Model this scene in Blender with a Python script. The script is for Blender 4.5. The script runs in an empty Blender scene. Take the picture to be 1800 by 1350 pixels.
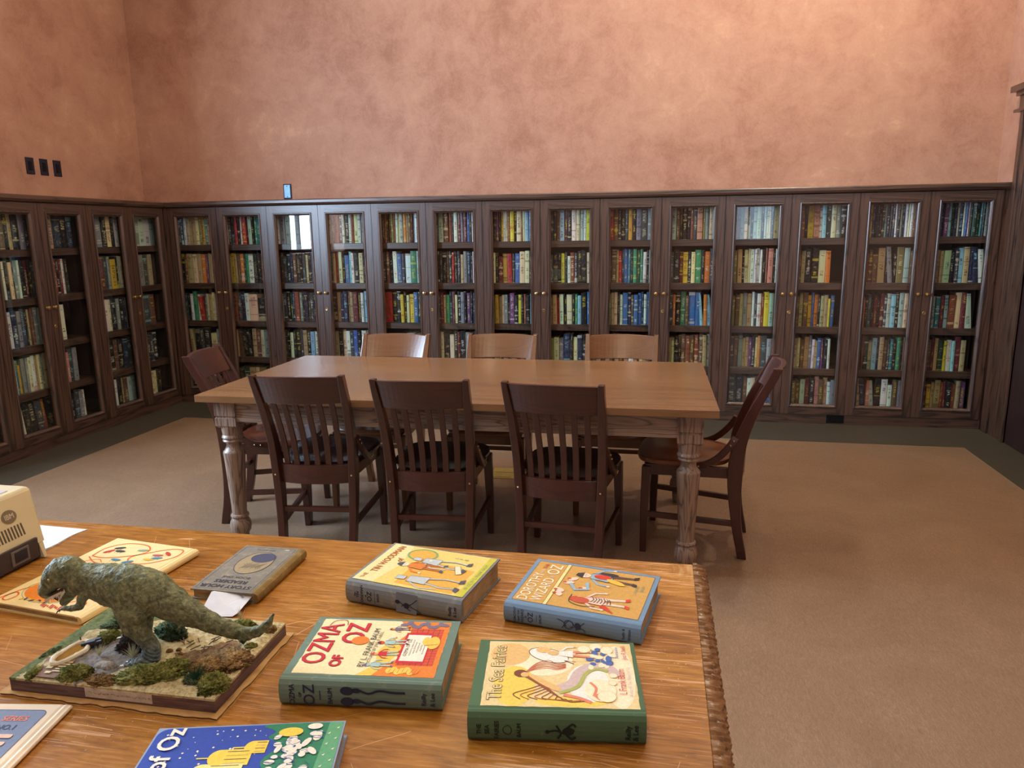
import bpy, bmesh, math, random
from mathutils import Vector, Matrix, noise
C = bpy.context.scene
COL = C.collection
PI = math.pi
R = math.radians

# ------------------------------------------------------------------ camera
CAMZ = 1.4657
cam_r = Vector((0.9807724, 0.19470385, -0.01326287))
cam_u = Vector((-0.02614065, 0.19841712, 0.97976901))
cam_f = Vector((-0.19339638, 0.96058371, -0.19969172))
FPX = 1302.5555
cd = bpy.data.cameras.new('camera')
cam = bpy.data.objects.new('camera', cd)
COL.objects.link(cam)
M = Matrix.Identity(4)
for i in range(3):
    M[i][0] = cam_r[i]; M[i][1] = cam_u[i]; M[i][2] = -cam_f[i]
M[2][3] = CAMZ
cam.matrix_world = M
cd.sensor_width = 36.0
cd.lens = FPX / 1800 * 36
cd.clip_start = 0.05
C.camera = cam

# ------------------------------------------------------------------ render look, sky, window light, lamps
C.view_settings.view_transform = 'Standard'
C.view_settings.look = 'None'
C.view_settings.gamma = 1
C.view_settings.use_curve_mapping = False
C.view_settings.exposure = 0.0
world = bpy.data.worlds.new('sky')
C.world = world
world.use_nodes = True
world.node_tree.nodes['Background'].inputs[0].default_value = (0.55, 0.75, 1.0, 1)
world.node_tree.nodes['Background'].inputs[1].default_value = 2.0

XL, XR, YB, YR, ZC = -4.60, 2.365, 6.12, -3.0, 4.4      # room: left, right, back, rear wall, ceiling
D, L = 5.8494, -4.2282                                   # door planes of back and left bookcases
LEFT_WINDOWS = [(1.30, 3.15)]
REAR_WINDOWS = [(1.1, 2.1)]
WZ0, WZ1 = 1.24, 3.4


def area(name, loc, size, rot, energy, color, spread=PI):
    d = bpy.data.lights.new(name, 'AREA')
    d.shape = 'RECTANGLE'; d.size, d.size_y = size
    d.energy = energy; d.color = color; d.spread = spread
    o = bpy.data.objects.new(name, d)
    o.location = loc; o.rotation_euler = rot
    COL.objects.link(o)
    return o


DAY = (0.56, 0.76, 1.0)
for (a, b) in LEFT_WINDOWS:
    area('window_daylight', (XL - 0.34, (a + b) / 2, (WZ0 + WZ1) / 2), (WZ1 - WZ0, b - a), (0, -PI / 2, 0), 250 * (b - a), DAY)
for (a, b) in REAR_WINDOWS:
    area('window_daylight', ((a + b) / 2, YR - 0.34, (WZ0 + WZ1) / 2), (b - a, WZ1 - WZ0), (PI / 2, 0, 0), 12, (0.7, 0.85, 1.0))
LAMPS = [(1.1, 4.5, 3.8), (-2.4, 4.1, 3.9), (-0.7, 4.0, 3.95), (-0.9, 2.5, 3.9), (-0.5, 0.0, 3.9)]
LAMP_W = [92, 10, 42, 48, 52]  # last lamp is added to light the foreground objects from the front

# ------------------------------------------------------------------ mesh helpers


class MB:
    def __init__(s):
        s.v = []; s.f = []; s.m = []; s.c = []; s.uv = {}

    def add(s, vs, fs, m=0):
        n = len(s.v)
        s.v += [tuple(v) for v in vs]
        for f in fs:
            s.f.append([i + n for i in f]); s.m.append(m)

    def box(s, x0, x1, y0, y1, z0, z1, m=0):
        s.add([(x0, y0, z0), (x1, y0, z0), (x1, y1, z0), (x0, y1, z0), (x0, y0, z1), (x1, y0, z1), (x1, y1, z1), (x0, y1, z1)],
              [(0, 3, 2, 1), (4, 5, 6, 7), (0, 1, 5, 4), (1, 2, 6, 5), (2, 3, 7, 6), (3, 0, 4, 7)], m)

    def loft(s, rings, m=0, cap=True, closed=True):
        n = len(s.v); k = len(rings[0])
        for r in rings:
            s.v += [tuple(p) for p in r]
        for i in range(len(rings) - 1):
            for j in range(k if closed else k - 1):
                a = n + i * k + j; b = n + i * k + (j + 1) % k
                s.f.append([a, b, b + k, a + k]); s.m.append(m)
        if cap:
            s.f.append([n + j for j in reversed(range(k))]); s.m.append(m)
            s.f.append([n + (len(rings) - 1) * k + j for j in range(k)]); s.m.append(m)

    def lathe(s, prof, cx=0, cy=0, seg=24, m=0):
        s.loft([[(cx + r * math.cos(2 * PI * j / seg), cy + r * math.sin(2 * PI * j / seg), z) for j in range(seg)] for r, z in prof], m)

    def sweep(s, path, w, h, up=(0, 0, 1), m=0, seg=0):
        path = [Vector(p) for p in path]; up = Vector(up); rings = []
        for i, p in enumerate(path):
            t = (path[min(i + 1, len(path) - 1)] - path[max(i - 1, 0)]).normalized()
            a = t.cross(up).normalized(); b = a.cross(t).normalized()
            ww = w[i] if isinstance(w, (list, tuple)) else w
            hh = h[i] if isinstance(h, (list, tuple)) else h
            if seg:
                rings.append([p + a * (ww * math.cos(2 * PI * j / seg)) + b * (hh * math.sin(2 * PI * j / seg)) for j in range(seg)])
            else:
                rings.append([p + a * (ww / 2 * q) + b * (hh / 2 * r) for q, r in ((-1, -1), (1, -1), (1, 1), (-1, 1))])
        s.loft(rings, m)

    def ball(s, c, r, m=0, seg=10, rings=6, sc=(1, 1, 1)):
        s.loft([[(c[0] + sc[0] * r * math.sin(t) * math.cos(2 * PI * j / seg), c[1] + sc[1] * r * math.sin(t) * math.sin(2 * PI * j / seg), c[2] + sc[2] * r * math.cos(t)) for j in range(seg)]
                for t in [PI - PI * (i + 0.15) / (rings - 0.7) for i in range(rings)]], m)

    def mesh(s, name, mats, smooth=False):
        me = bpy.data.meshes.new(name)
        me.from_pydata(s.v, [], s.f)
        for m in mats:
            me.materials.append(m)
        me.polygons.foreach_set('material_index', s.m)
        if smooth:
            me.polygons.foreach_set('use_smooth', [True] * len(s.f))
        me.update()
        return me

    def build(s, name, mats, parent=None, smooth=False, bevel=0, seg=2, angle=30, loc=None):
        if not isinstance(mats, (list, tuple)):
            mats = [mats]
        me = s.mesh(name, mats, smooth)
        bm = bmesh.new(); bm.from_mesh(me)
        bmesh.ops.recalc_face_normals(bm, faces=bm.faces[:])
        if bevel:
            es = [e for e in bm.edges if len(e.link_faces) == 2 and e.calc_face_angle(0) > R(angle)]
            bmesh.ops.bevel(bm, geom=es, offset=bevel, segments=seg, affect='EDGES', profile=0.6, clamp_overlap=True)
        if smooth:
            for e in bm.edges:
                e.smooth = not (len(e.link_faces) == 2 and e.calc_face_angle(0) > R(38))
        bm.to_mesh(me); bm.free()
        o = bpy.data.objects.new(name, me)
        COL.objects.link(o)
        if loc: o.location = loc
        if parent: o.parent = parent
        return o


def tag(o, label=None, cat=None, group=None, kind=None):
    if label: o['label'] = label
    if cat: o['category'] = cat
    if group: o['group'] = group
    if kind: o['kind'] = kind
    return o


def empty(name, loc=(0, 0, 0), rz=0, label=None, cat=None, group=None):
    o = bpy.data.objects.new(name, None)
    o.empty_display_size = 0.1
    o.location = loc; o.rotation_euler = (0, 0, rz)
    COL.objects.link(o)
    return tag(o, label, cat, group)


def copy_tree(o, parent=None):
    c = o.copy(); COL.objects.link(c)
    if parent: c.parent = parent
    for ch in list(o.children):
        copy_tree(ch, c)
    return c


# ------------------------------------------------------------------ materials
def srgb(r, g, b):
    f = lambda c: ((c / 255 + 0.055) / 1.055) ** 2.4 if c > 10 else c / 255 / 12.92
    return (f(r), f(g), f(b), 1)


class NT:
    def __init__(s, name, rough=0.5, spec=0.5, metal=0.0, coat=0.0):
        s.mat = bpy.data.materials.new(name); s.mat.use_nodes = True
        s.t = s.mat.node_tree; s.b = s.t.nodes['Principled BSDF']
        s.b.inputs['Roughness'].default_value = rough
        s.b.inputs['Specular IOR Level'].default_value = spec
        s.b.inputs['Metallic'].default_value = metal
        s.b.inputs['Coat Weight'].default_value = coat
        s.b.inputs['Coat Roughness'].default_value = 0.22 if coat < 0.9 else 0.34
        if coat > 0.9: s.b.inputs['Coat IOR'].default_value = 1.6

    def n(s, typ, **kw):
        x = s.t.nodes.new(typ)
        for k, v in kw.items():
            if k.startswith('i_'):
                k2 = k[2:]
                k2 = int(k2) if k2.isdigit() else k2.replace('_', ' ')
                if isinstance(v, bpy.types.NodeSocket): s.t.links.new(v, x.inputs[k2])
                else: x.inputs[k2].default_value = v
            else:
                setattr(x, k, v)
        return x

    def link(s, a, b): s.t.links.new(a, b)

    def coord(s, kind='Object'): return s.n('ShaderNodeTexCoord').outputs[kind]

    def map(s, v, scale=(1, 1, 1), rot=(0, 0, 0), loc=(0, 0, 0)):
        return s.n('ShaderNodeMapping', i_Vector=v, i_Scale=scale, i_Rotation=rot, i_Location=loc).outputs[0]

    def noise(s, v, scale, detail=3, rough=0.5, dist=0.0):
        return s.n('ShaderNodeTexNoise', i_Vector=v, i_Scale=scale, i_Detail=detail, i_Roughness=rough, i_Distortion=dist).outputs['Fac']

    def math(s, op, a, b=0.0, c=0.0, clamp=False):
        x = s.n('ShaderNodeMath', operation=op, use_clamp=clamp)
        for i, v in enumerate((a, b, c)):
            if isinstance(v, bpy.types.NodeSocket): s.link(v, x.inputs[i])
            else: x.inputs[i].default_value = v
        return x.outputs[0]

    def ramp(s, fac, stops):
        x = s.n('ShaderNodeValToRGB', i_0=fac)
        e = x.color_ramp.elements
        while len(e) < len(stops): e.new(0.5)
        for el, (p, c) in zip(e, stops):
            el.position = p
            el.color = c if len(c) == 4 else (*c, 1)
        return x.outputs[0]

    def mix(s, fac, a, b, blend='MIX'):
        x = s.n('ShaderNodeMix', data_type='RGBA', blend_type=blend)
        for i, v in ((0, fac), (6, a), (7, b)):
            if isinstance(v, bpy.types.NodeSocket): s.link(v, x.inputs[i])
            else: x.inputs[i].default_value = v
        return x.outputs[2]

    def col(s, c):
        if isinstance(c, bpy.types.NodeSocket): s.link(c, s.b.inputs['Base Color'])
        else: s.b.inputs['Base Color'].default_value = c
        return s

    def bump(s, h, strength=0.3, dist=0.01):
        x = s.n('ShaderNodeBump', i_Height=h, i_Strength=strength, i_Distance=dist)
        s.link(x.outputs[0], s.b.inputs['Normal']); return s


_plain = {}


def plain(name, c, rough=0.6, spec=0.4, metal=0, coat=0, vary=0.12, scale=40, bump=0.0):
    if name in _plain: return _plain[name]
    t = NT(name, rough, spec, metal, coat)
    v = t.coord()
    n = t.noise(v, scale, 3)
    dark = tuple(x * (1 - vary) for x in c[:3]) + (1,)
    lite = tuple(min(1, x * (1 + vary)) for x in c[:3]) + (1,)
    t.col(t.ramp(n, [(0.3, dark), (0.7, lite)]))
    if bump: t.bump(n, bump, 0.002)
    _plain[name] = t.mat
    return t.mat


def wood(name, base, dark, axis='z', rough=0.35, coat=0.2, grain=9.0, stretch=14.0, line=0.55, fine=0.35, bump=0.15, lite=None):
    """oak: long contour rings made by folding a stretched noise, plus fine pores along the grain"""
    t = NT(name, rough, 0.5, 0, coat)
    v = t.coord()
    k = 1.0 / stretch
    sc = {'x': (k, 1, 1), 'y': (1, k, 1), 'z': (1, 1, k)}[axis]
    low = t.map(v, sc)
    n = t.noise(low, grain * 0.55, 2, 0.5, 0.3)
    ring = t.math('FRACT', t.math('MULTIPLY', n, 12.0))
    ring = t.math('ABSOLUTE', t.math('SUBTRACT', t.math('MULTIPLY', ring, 2.0), 1.0))
    ring = t.math('POWER', ring, 3.0)
    k2 = 0.02
    sc2 = {'x': (k2, 1, 1), 'y': (1, k2, 1), 'z': (1, 1, k2)}[axis]
    pores = t.noise(t.map(v, sc2), 420, 3, 0.6)
    broad = t.noise(low, 3.0, 3, 0.5)
    pr = t.math('MULTIPLY', t.math('SUBTRACT', pores, 0.35), 2.4, clamp=True)
    f = t.math('ADD', t.math('MULTIPLY', ring, line), t.math('MULTIPLY', pr, fine), clamp=True)
    c = t.mix(f, base, dark)
    if lite:
        c = t.mix(t.math('MULTIPLY', t.math('SUBTRACT', broad, 0.4), 1.8, clamp=True), c, lite)
    else:
        c = t.mix(t.math('MULTIPLY', broad, 0.35), c, tuple(x * 0.6 for x in base[:3]) + (1,))
    t.col(c)
    t.bump(pr, bump, 0.001)
    return t.mat


def glass_mat():
    t = NT('door_glass')
    nt = t.t
    tr = t.n('ShaderNodeBsdfTransparent'); tr.inputs[0].default_value = (0.95, 0.97, 0.96, 1)
    gl = t.n('ShaderNodeBsdfGlossy'); gl.inputs['Roughness'].default_value = 0.015
    geo = t.n('ShaderNodeNewGeometry')
    dt = t.n('ShaderNodeVectorMath', operation='DOT_PRODUCT', i_0=geo.outputs['Incoming'], i_1=geo.outputs['Normal'])
    ct = t.math('ABSOLUTE', dt.outputs['Value'])
    fr = t.math('ADD', 0.042, t.math('MULTIPLY', 0.9, t.math('POWER', t.math('SUBTRACT', 1.0, ct, clamp=True), 5.0)))
    mx = t.n('ShaderNodeMixShader')
    wob = t.noise(t.coord(), 1.6, 1)
    bp = t.n('ShaderNodeBump', i_Height=wob, i_Strength=0.03, i_Distance=0.01)
    nt.links.new(bp.outputs[0], gl.inputs['Normal'])
    nt.links.new(fr, mx.inputs[0]); nt.links.new(tr.outputs[0], mx.inputs[1]); nt.links.new(gl.outputs[0], mx.inputs[2])
    nt.links.new(mx.outputs[0], nt.nodes['Material Output'].inputs['Surface'])
    return t.mat


WB, WD = srgb(92, 64, 50), srgb(24, 15, 13)
M_CASE_V = wood('dark_oak_upright', WB, WD, 'z', 0.32, 0.92, grain=15, line=0.95, fine=0.45)
M_CASE_H = wood('dark_oak_across', WB, WD, 'x', 0.32, 0.92, grain=15, line=0.95, fine=0.45)
M_CASE_L = wood('dark_oak_along_left_wall', WB, WD, 'y', 0.32, 0.92, grain=15, line=0.95, fine=0.45)
M_INSIDE = plain('dark_case_interior', srgb(44, 32, 27), 0.7)
M_GLASS = glass_mat()
M_BRASS = plain('aged_brass', srgb(205, 175, 120), 0.28, 0.5, 1.0)
M_DARKMETAL = plain('black_metal', srgb(28, 28, 34), 0.35, 0.5, 0.6)

# wall plaster: mottled terracotta wash
t = NT('terracotta_plaster', 0.62, 0.3)
v = t.coord()
n1 = t.noise(v, 1.1, 6, 0.66, 0.4); n2 = t.noise(v, 5.0, 8, 0.74, 0.5); n3 = t.noise(v, 70, 4, 0.7)
f = t.math('ADD', t.math('MULTIPLY', n1, 0.5), t.math('ADD', t.math('MULTIPLY', n2, 0.38), t.math('MULTIPLY', n3, 0.14)))
t.col(t.ramp(f, [(0.38, srgb(158, 112, 92)), (0.49, srgb(178, 134, 113)), (0.58, srgb(188, 146, 123)), (0.68, srgb(210, 168, 138))]))
t.bump(n3, 0.12, 0.003)
M_WALL = t.mat

# floor: brown linoleum field with dark border
t = NT('linoleum_floor', 0.42, 0.45)
v = t.coord()
sx = t.n('ShaderNodeSeparateXYZ', i_0=v)
inx = t.math('MULTIPLY', t.math('GREATER_THAN', sx.outputs[0], -3.845), t.math('LESS_THAN', sx.outputs[0], 2.038))
iny = t.math('LESS_THAN', sx.outputs[1], 5.325)
inside = t.math('MULTIPLY', inx, iny)
inx2 = t.math('MULTIPLY', t.math('GREATER_THAN', sx.outputs[0], -3.851), t.math('LESS_THAN', sx.outputs[0], 2.044))
inside2 = t.math('MULTIPLY', inx2, t.math('LESS_THAN', sx.outputs[1], 5.331))
na = t.noise(v, 2.2, 5, 0.65, 1.0); nb = t.noise(t.map(v, (3.5, 1, 1)), 40, 5, 0.7, 1.0); nc = t.noise(v, 260, 2)
f = t.math('ADD', t.math('MULTIPLY', na, 0.25), t.math('ADD', t.math('MULTIPLY', nb, 0.5), t.math('MULTIPLY', nc, 0.25)))
brown = t.ramp(f, [(0.36, srgb(118, 94, 72)), (0.52, srgb(140, 113, 88)), (0.68, srgb(164, 136, 108))])
grey = t.ramp(f, [(0.36, srgb(60, 56, 46)), (0.66, srgb(86, 80, 66))])
c = t.mix(inside2, grey, srgb(150, 125, 98))
c = t.mix(inside, c, brown)
t.col(c)
t.bump(nc, 0.08, 0.002)
M_FLOOR = t.mat

# ------------------------------------------------------------------ room shell
mb = MB(); mb.box(XL - 0.4, XR + 0.4, YR - 0.4, YB + 0.3, -0.1, 0)
tag(mb.build('floor', M_FLOOR), kind='structure')
M_CEIL = plain('ceiling_paint', srgb(225, 205, 185), 0.8)
mb = MB(); mb.box(XL - 0.4, XR + 0.4, YR - 0.4, YB + 0.3, ZC, ZC + 0.1)
tag(mb.build('ceiling', M_CEIL), kind='structure')
mb = MB(); mb.box(XL - 0.3, XR + 0.3, YB, YB + 0.2, 0, ZC)
tag(mb.build('wall_back', M_WALL), kind='structure')
mb = MB(); mb.box(XR, XR + 0.2, YR, YB, 0, ZC)
tag(mb.build('wall_right', M_WALL), kind='structure')


def holed(mb, a0, a1, holes, put):
    cur = a0
    for (a, b) in sorted(holes):
        put(mb, cur, a, 0, ZC); put(mb, a, b, 0, WZ0); put(mb, a, b, WZ1, ZC); cur = b
    put(mb, cur, a1, 0, ZC)


mb = MB(); holed(mb, YR, YB, LEFT_WINDOWS, lambda m, a, b, z0, z1: m.box(XL - 0.3, XL, a, b, z0, z1))
tag(mb.build('wall_left', M_WALL), kind='structure')
mb = MB(); holed(mb, XL - 0.3, XR + 0.2, REAR_WINDOWS, lambda m, a, b, z0, z1: m.box(a, b, YR - 0.3, YR, z0, z1))
tag(mb.build('wall_rear', M_WALL), kind='structure')
M_FRAME = plain('window_frame_paint', srgb(70, 52, 44), 0.5)
k = 0
for side, wins in (('l', LEFT_WINDOWS), ('r', REAR_WINDOWS)):
    for (a, b) in wins:
        k += 1
        mb = MB()
        w = 0.045
        zm = (WZ0 + WZ1) / 2
        bars = [(a, a + w, WZ0, WZ1), (b - w, b, WZ0, WZ1), (a, b, WZ0, WZ0 + w), (a, b, WZ1 - w, WZ1), (a, b, zm - 0.02, zm + 0.02), ((a + b) / 2 - 0.012, (a + b) / 2 + 0.012, WZ0, WZ1)]
        for (p0, p1, z0, z1) in bars:
            if side == 'l': mb.box(XL - 0.28, XL - 0.22, p0, p1, z0, z1)
            else: mb.box(p0, p1, YR - 0.28, YR - 0.22, z0, z1)
        tag(mb.build('window_%d' % k, M_FRAME), kind='structure')

# crown rail and plinth of the bookcases
prof = [(0.30, 1.762), (-0.030, 1.762), (-0.034, 1.755), (-0.034, 1.735), (-0.026, 1.722), (-0.010, 1.7155), (0.30, 1.7155)]
mb = MB(); mb.loft([[(x, D + o - 0.0, z) for o, z in prof] for x in (L - 0.02, XR - 0.002)])
tag(mb.build('trim_1', M_CASE_H), kind='structure')
prof2 = [(min(o, 0.365), z) for o, z in prof]
prof2[0] = (0.37, 1.762); prof2[-1] = (0.37, 1.7155)
mb = MB(); mb.loft([[(L - o, y, z) for o, z in prof2] for y in (3.60, YB - 0.002)])
tag(mb.build('trim_2', M_CASE_L), kind='structure')
mb = MB(); mb.box(L - 0.02, XR - 0.002, D + 0.012, D + 0.05, 0, 0.073)
tag(mb.build('baseboard_back', M_CASE_H), kind='structure')
mb = MB(); mb.box(L - 0.05, L - 0.012, 3.62, D + 0.03, 0, 0.073)
tag(mb.build('baseboard_left', M_CASE_L), kind='structure')
# corner filler and right filler strip
mb = MB(); mb.box(L - 0.03, -4.193, D - 0.0, D + 0.03, 0.073, 1.7155)
tag(mb.build('trim_3', M_CASE_V), kind='structure')
mb = MB(); mb.box(2.323, XR - 0.002, D + 0.006, D + 0.03, 0.0, 1.7155)
tag(mb.build('trim_4', M_CASE_V), kind='structure')

# door casing and dark door on the right wall
mb = MB()
mb.box(XR - 0.022, XR, 5.50, 5.79, 0, 2.24)
mb.box(XR - 0.034, XR - 0.0, 5.742, 5.79, 0, 2.24)
mb.box(XR - 0.034, XR - 0.0, 5.50, 5.535, 0, 2.24)
mb.box(XR - 0.040, XR - 0.0, 5.74, 5.83, 0, 0.74)
mb.box(XR - 0.030, XR, 5.66, 5.69, 0, 2.24)
for z0, z1, o in ((2.215, 2.235, 0.060), (2.235, 2.32, 0.034), (2.32, 2.345, 0.055), (2.345, 2.385, 0.085)):
    mb.box(XR - o, XR, 4.2, 5.80 + o * 0.6, z0, z1)
mb.box(XR - 0.022, XR, 4.2, 4.48, 0, 2.24)
tag(mb.build('trim_5', M_CASE_V, bevel=0.003), kind='structure')
M_DOOR = wood('dark_door_wood', srgb(54, 36, 36), srgb(26, 17, 20), 'z', 0.4, 0.2)
dr = MB(); dr.box(XR - 0.012, XR, 4.48, 5.50, 0.0, 2.215)
for (y0, y1, z0, z1) in ((4.62, 4.93, 0.25, 0.95), (5.05, 5.36, 0.25, 0.95), (4.62, 4.93, 1.1, 2.05), (5.05, 5.36, 1.1, 2.05)):
    dr.box(XR - 0.020, XR - 0.01, y0, y1, z0, z1)
do = tag(dr.build('door_1', M_DOOR, bevel=0.003), kind='structure')
mb = MB(); mb.box(XR - 0.016, XR - 0.011, 4.54, 4.58, 0.92, 1.12); mb.ball((XR - 0.05, 4.56, 1.02), 0.026); mb.sweep([(XR - 0.05, 4.56, 1.02), (XR - 0.012, 4.56, 1.02)], 0.009, 0.009, seg=8)
mb.build('door_handle', M_BRASS, do, smooth=True)

# ------------------------------------------------------------------ bookcases with glass doors
SHELF = [1.40, 1.07, 0.74, 0.42, 0.135]        # top faces of the boards the five rows stand on
DZ0, DZ1 = 0.076, 1.712
ST, MO = 0.058, 0.022


def frame_rings(mb, x0, x1, z0, z1, prof, m=0):
    """mitred moulding: profile of (inset, y) carried round a rectangle in the xz plane"""
    corners = [(x0, z0, 1, 1), (x1, z0, -1, 1), (x1, z1, -1, -1), (x0, z1, 1, -1)]
    n = len(mb.v); k = len(prof)
    for (x, z, sx_, sz_) in corners:
        for (i, y) in prof:
            mb.v.append((x + sx_ * i, y, z + sz_ * i))
    for c in range(4):
        for j in range(k - 1):
            a = n + c * k + j; b = n + ((c + 1) % 4) * k + j
            mb.f.append([a, b, b + 1, a + 1]); mb.m.append(m)


def make_door(w, hinge_left, parent, lock):
    """door local frame: x 0..w, front face at y=0, facing -y"""
    g = 0.0015
    mb = MB()
    x0, x1, z0, z1 = g, w - g, DZ0, DZ1
    for (a, b) in ((x0, x0 + ST), (x1 - ST, x1)):
        mb.box(a, b, 0, 0.022, z0, z1, 0)
    mb.box(x0 + ST, x1 - ST, 0, 0.022, z0, z0 + ST - 0.004, 1)
    mb.box(x0 + ST, x1 - ST, 0, 0.022, z1 - ST, z1, 1)
    prof = [(0, 0.001), (0.0, -0.005), (0.004, -0.008), (0.009, -0.008), (0.013, -0.003), (0.016, 0.001), (0.020, 0.004), (MO, 0.010), (MO, 0.022)]
    frame_rings(mb, x0 + ST, x1 - ST, z0 + ST - 0.004, z1 - ST, prof, 0)
    d = mb.build('door', [M_CASE_V, M_CASE_H], parent, bevel=0)
    mb = MB()
    i = ST + MO - 0.004
    mb.box(x0 + i, x1 - i, 0.011, 0.014, z0 + i - 0.004, z1 - i)
    mb.build('glass_pane', M_GLASS, d)
    kx = x1 - 0.029 if hinge_left else x0 + 0.029
    mb = MB()
    mb.loft([[(kx + r * math.cos(2 * PI * j / 14), y, 0.992 + r * math.sin(2 * PI * j / 14)) for j in range(14)]
             for r, y in ((0.010, 0.0), (0.010, -0.002), (0.005, -0.004), (0.005, -0.012), (0.012, -0.017), (0.0145, -0.022), (0.012, -0.027), (0.004, -0.030))])
    mb.build('knob', M_BRASS, d, smooth=True)
    if lock:
        mb = MB()
        mb.loft([[(kx - 0.006 + r * math.cos(2 * PI * j / 16), y, 0.856 + r * math.sin(2 * PI * j / 16)) for j in range(16)]
                 for r, y in ((0.0125, 0.0), (0.0125, -0.002), (0.011, -0.003), (0.006, -0.0025), (0.006, -0.001), (0.002, -0.001))])
        mb.build('lock', M_BRASS, d, smooth=True)
    return d


def make_case(w, depth, name, two=True):
    """two-door unit, local x 0..2w, front plane y=0"""
    r = empty(name)
    W2 = 2 * w if two else w
    mb = MB()
    mb.box(0.001, 0.02, 0.024, depth, 0.074, 1.714); mb.box(W2 - 0.02, W2 - 0.001, 0.024, depth, 0.074, 1.714)
    if two: mb.box(w - 0.011, w + 0.011, 0.046, depth - 0.01, 0.135, 1.70)
    mb.box(0.02, W2 - 0.02, depth - 0.012, depth, 0.074, 1.714, 1)
    mb.box(0.02, W2 - 0.02, 0.024, depth - 0.012, 1.69, 1.714, 1)
    mb.box(0.02, W2 - 0.02, 0.024, depth - 0.012, 0.09, 0.135, 1)
    mb.build('carcass', [M_INSIDE, M_INSIDE], r)
    for z in SHELF[:4]:
        for a, b in ((0.02, w - 0.011), (w + 0.011, W2 - 0.02))[:2 if two else 1]:
            mb = MB(); mb.box(a, b, 0.048, depth - 0.012, z - 0.05, z)
            mb.build('shelf', M_CASE_H, r, bevel=0.002, seg=1)
    make_door(w, two, r, False)
    if not two: return r
    d2 = make_door(w, False, r, True)
    d2.location.x = w
    return r


def ordinal(n):
    return ['', 'first', 'second', 'third', 'fourth', 'fifth', 'sixth', 'seventh', 'eighth', 'ninth', 'tenth', 'eleventh', 'twelfth', 'thirteenth', 'fourteenth', 'fifteenth', 'sixteenth', 'seventeenth', 'eighteenth', 'nineteenth', 'twentieth'][n]


WBK, X0 = 0.465, -3.7258
case = make_case(WBK, YB - D, 'glass_bookcase')
where = ['dark oak glass-door bookcase in the left corner of the back wall', 'dark oak bookcase, second from left on back wall, its glass catching the window',
         'dark oak bookcase, third from left on back wall', 'dark oak bookcase at the middle of the back wall, fourth from left',
         'dark oak bookcase, third from right on back wall, partly behind the reading table', 'dark oak bookcase, second from right on back wall, above the black floor outlet',
         'dark oak glass-door bookcase at the right end of the back wall, beside the door casing']
for i in range(7):
    c = case if i == 0 else copy_tree(case)
    c.location = (X0 + (2 * i - 1) * WBK, D, 0)
    tag(c, where[i], 'bookcase', 'glass-door bookcases along the back wall')
WLF = 0.4445
lcase = make_case(WLF, 0.368, 'glass_bookcase')
LB = [3.173, 4.062, 4.951]
near = make_case(WLF, 0.368, 'glass_bookcase', False)
near.location = (L, 3.6175, 0); near.rotation_euler = (0, 0, PI / 2)
tag(near, 'single-door dark oak bookcase at the near end of the left wall, mostly out of frame', 'bookcase', 'glass-door bookcases along the left wall')
lw = ['dark oak glass-door bookcase on the left wall, nearer one with fuller shelves', 'dark oak bookcase on the left wall beside the room corner']
for i, y in enumerate(LB[1:]):
    c = lcase if i == 0 else copy_tree(lcase)
    c.location = (L, y, 0); c.rotation_euler = (0, 0, PI / 2)
    tag(c, lw[i], 'bookcase', 'glass-door bookcases along the left wall')

# ------------------------------------------------------------------ books on the shelves
PAL = dict(k=(26, 26, 30), n=(34, 44, 74), b=(62, 104, 168), c=(146, 196, 216), t=(40, 118, 128), g=(58, 140, 104), d=(30, 66, 56), o=(128, 124, 74),
           y=(222, 204, 66), m=(200, 158, 54), a=(214, 128, 50), r=(176, 46, 44), u=(104, 34, 46), p=(204, 138, 128), v=(112, 66, 118), w=(226, 230, 224),
           e=(224, 212, 172), i=(178, 160, 118), s=(106, 76, 58), x=(134, 142, 146), z=(64, 68, 74), l=(176, 198, 184), h=(138, 68, 48))
CNAME = dict(k='black', n='navy', b='blue', c='pale blue', t='teal', g='green', d='dark green', o='olive', y='yellow', m='mustard', a='orange', r='red', u='burgundy',
             p='salmon pink', v='purple', w='white', e='cream', i='tan', s='brown', x='grey', z='charcoal', l='pale mint', h='rust-red')
INK = dict(k='weiy', n='wec', b='wye', c='nkb', t='wey', g='wyk', d='yew', o='kew', y='kru', m='kun', a='kwe', r='wyk', u='yei', p='kuw', v='wye', w='kknr', e='kush', i='kus', s='yei', x='knw', z='wec', l='kdn', h='eyk')
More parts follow.
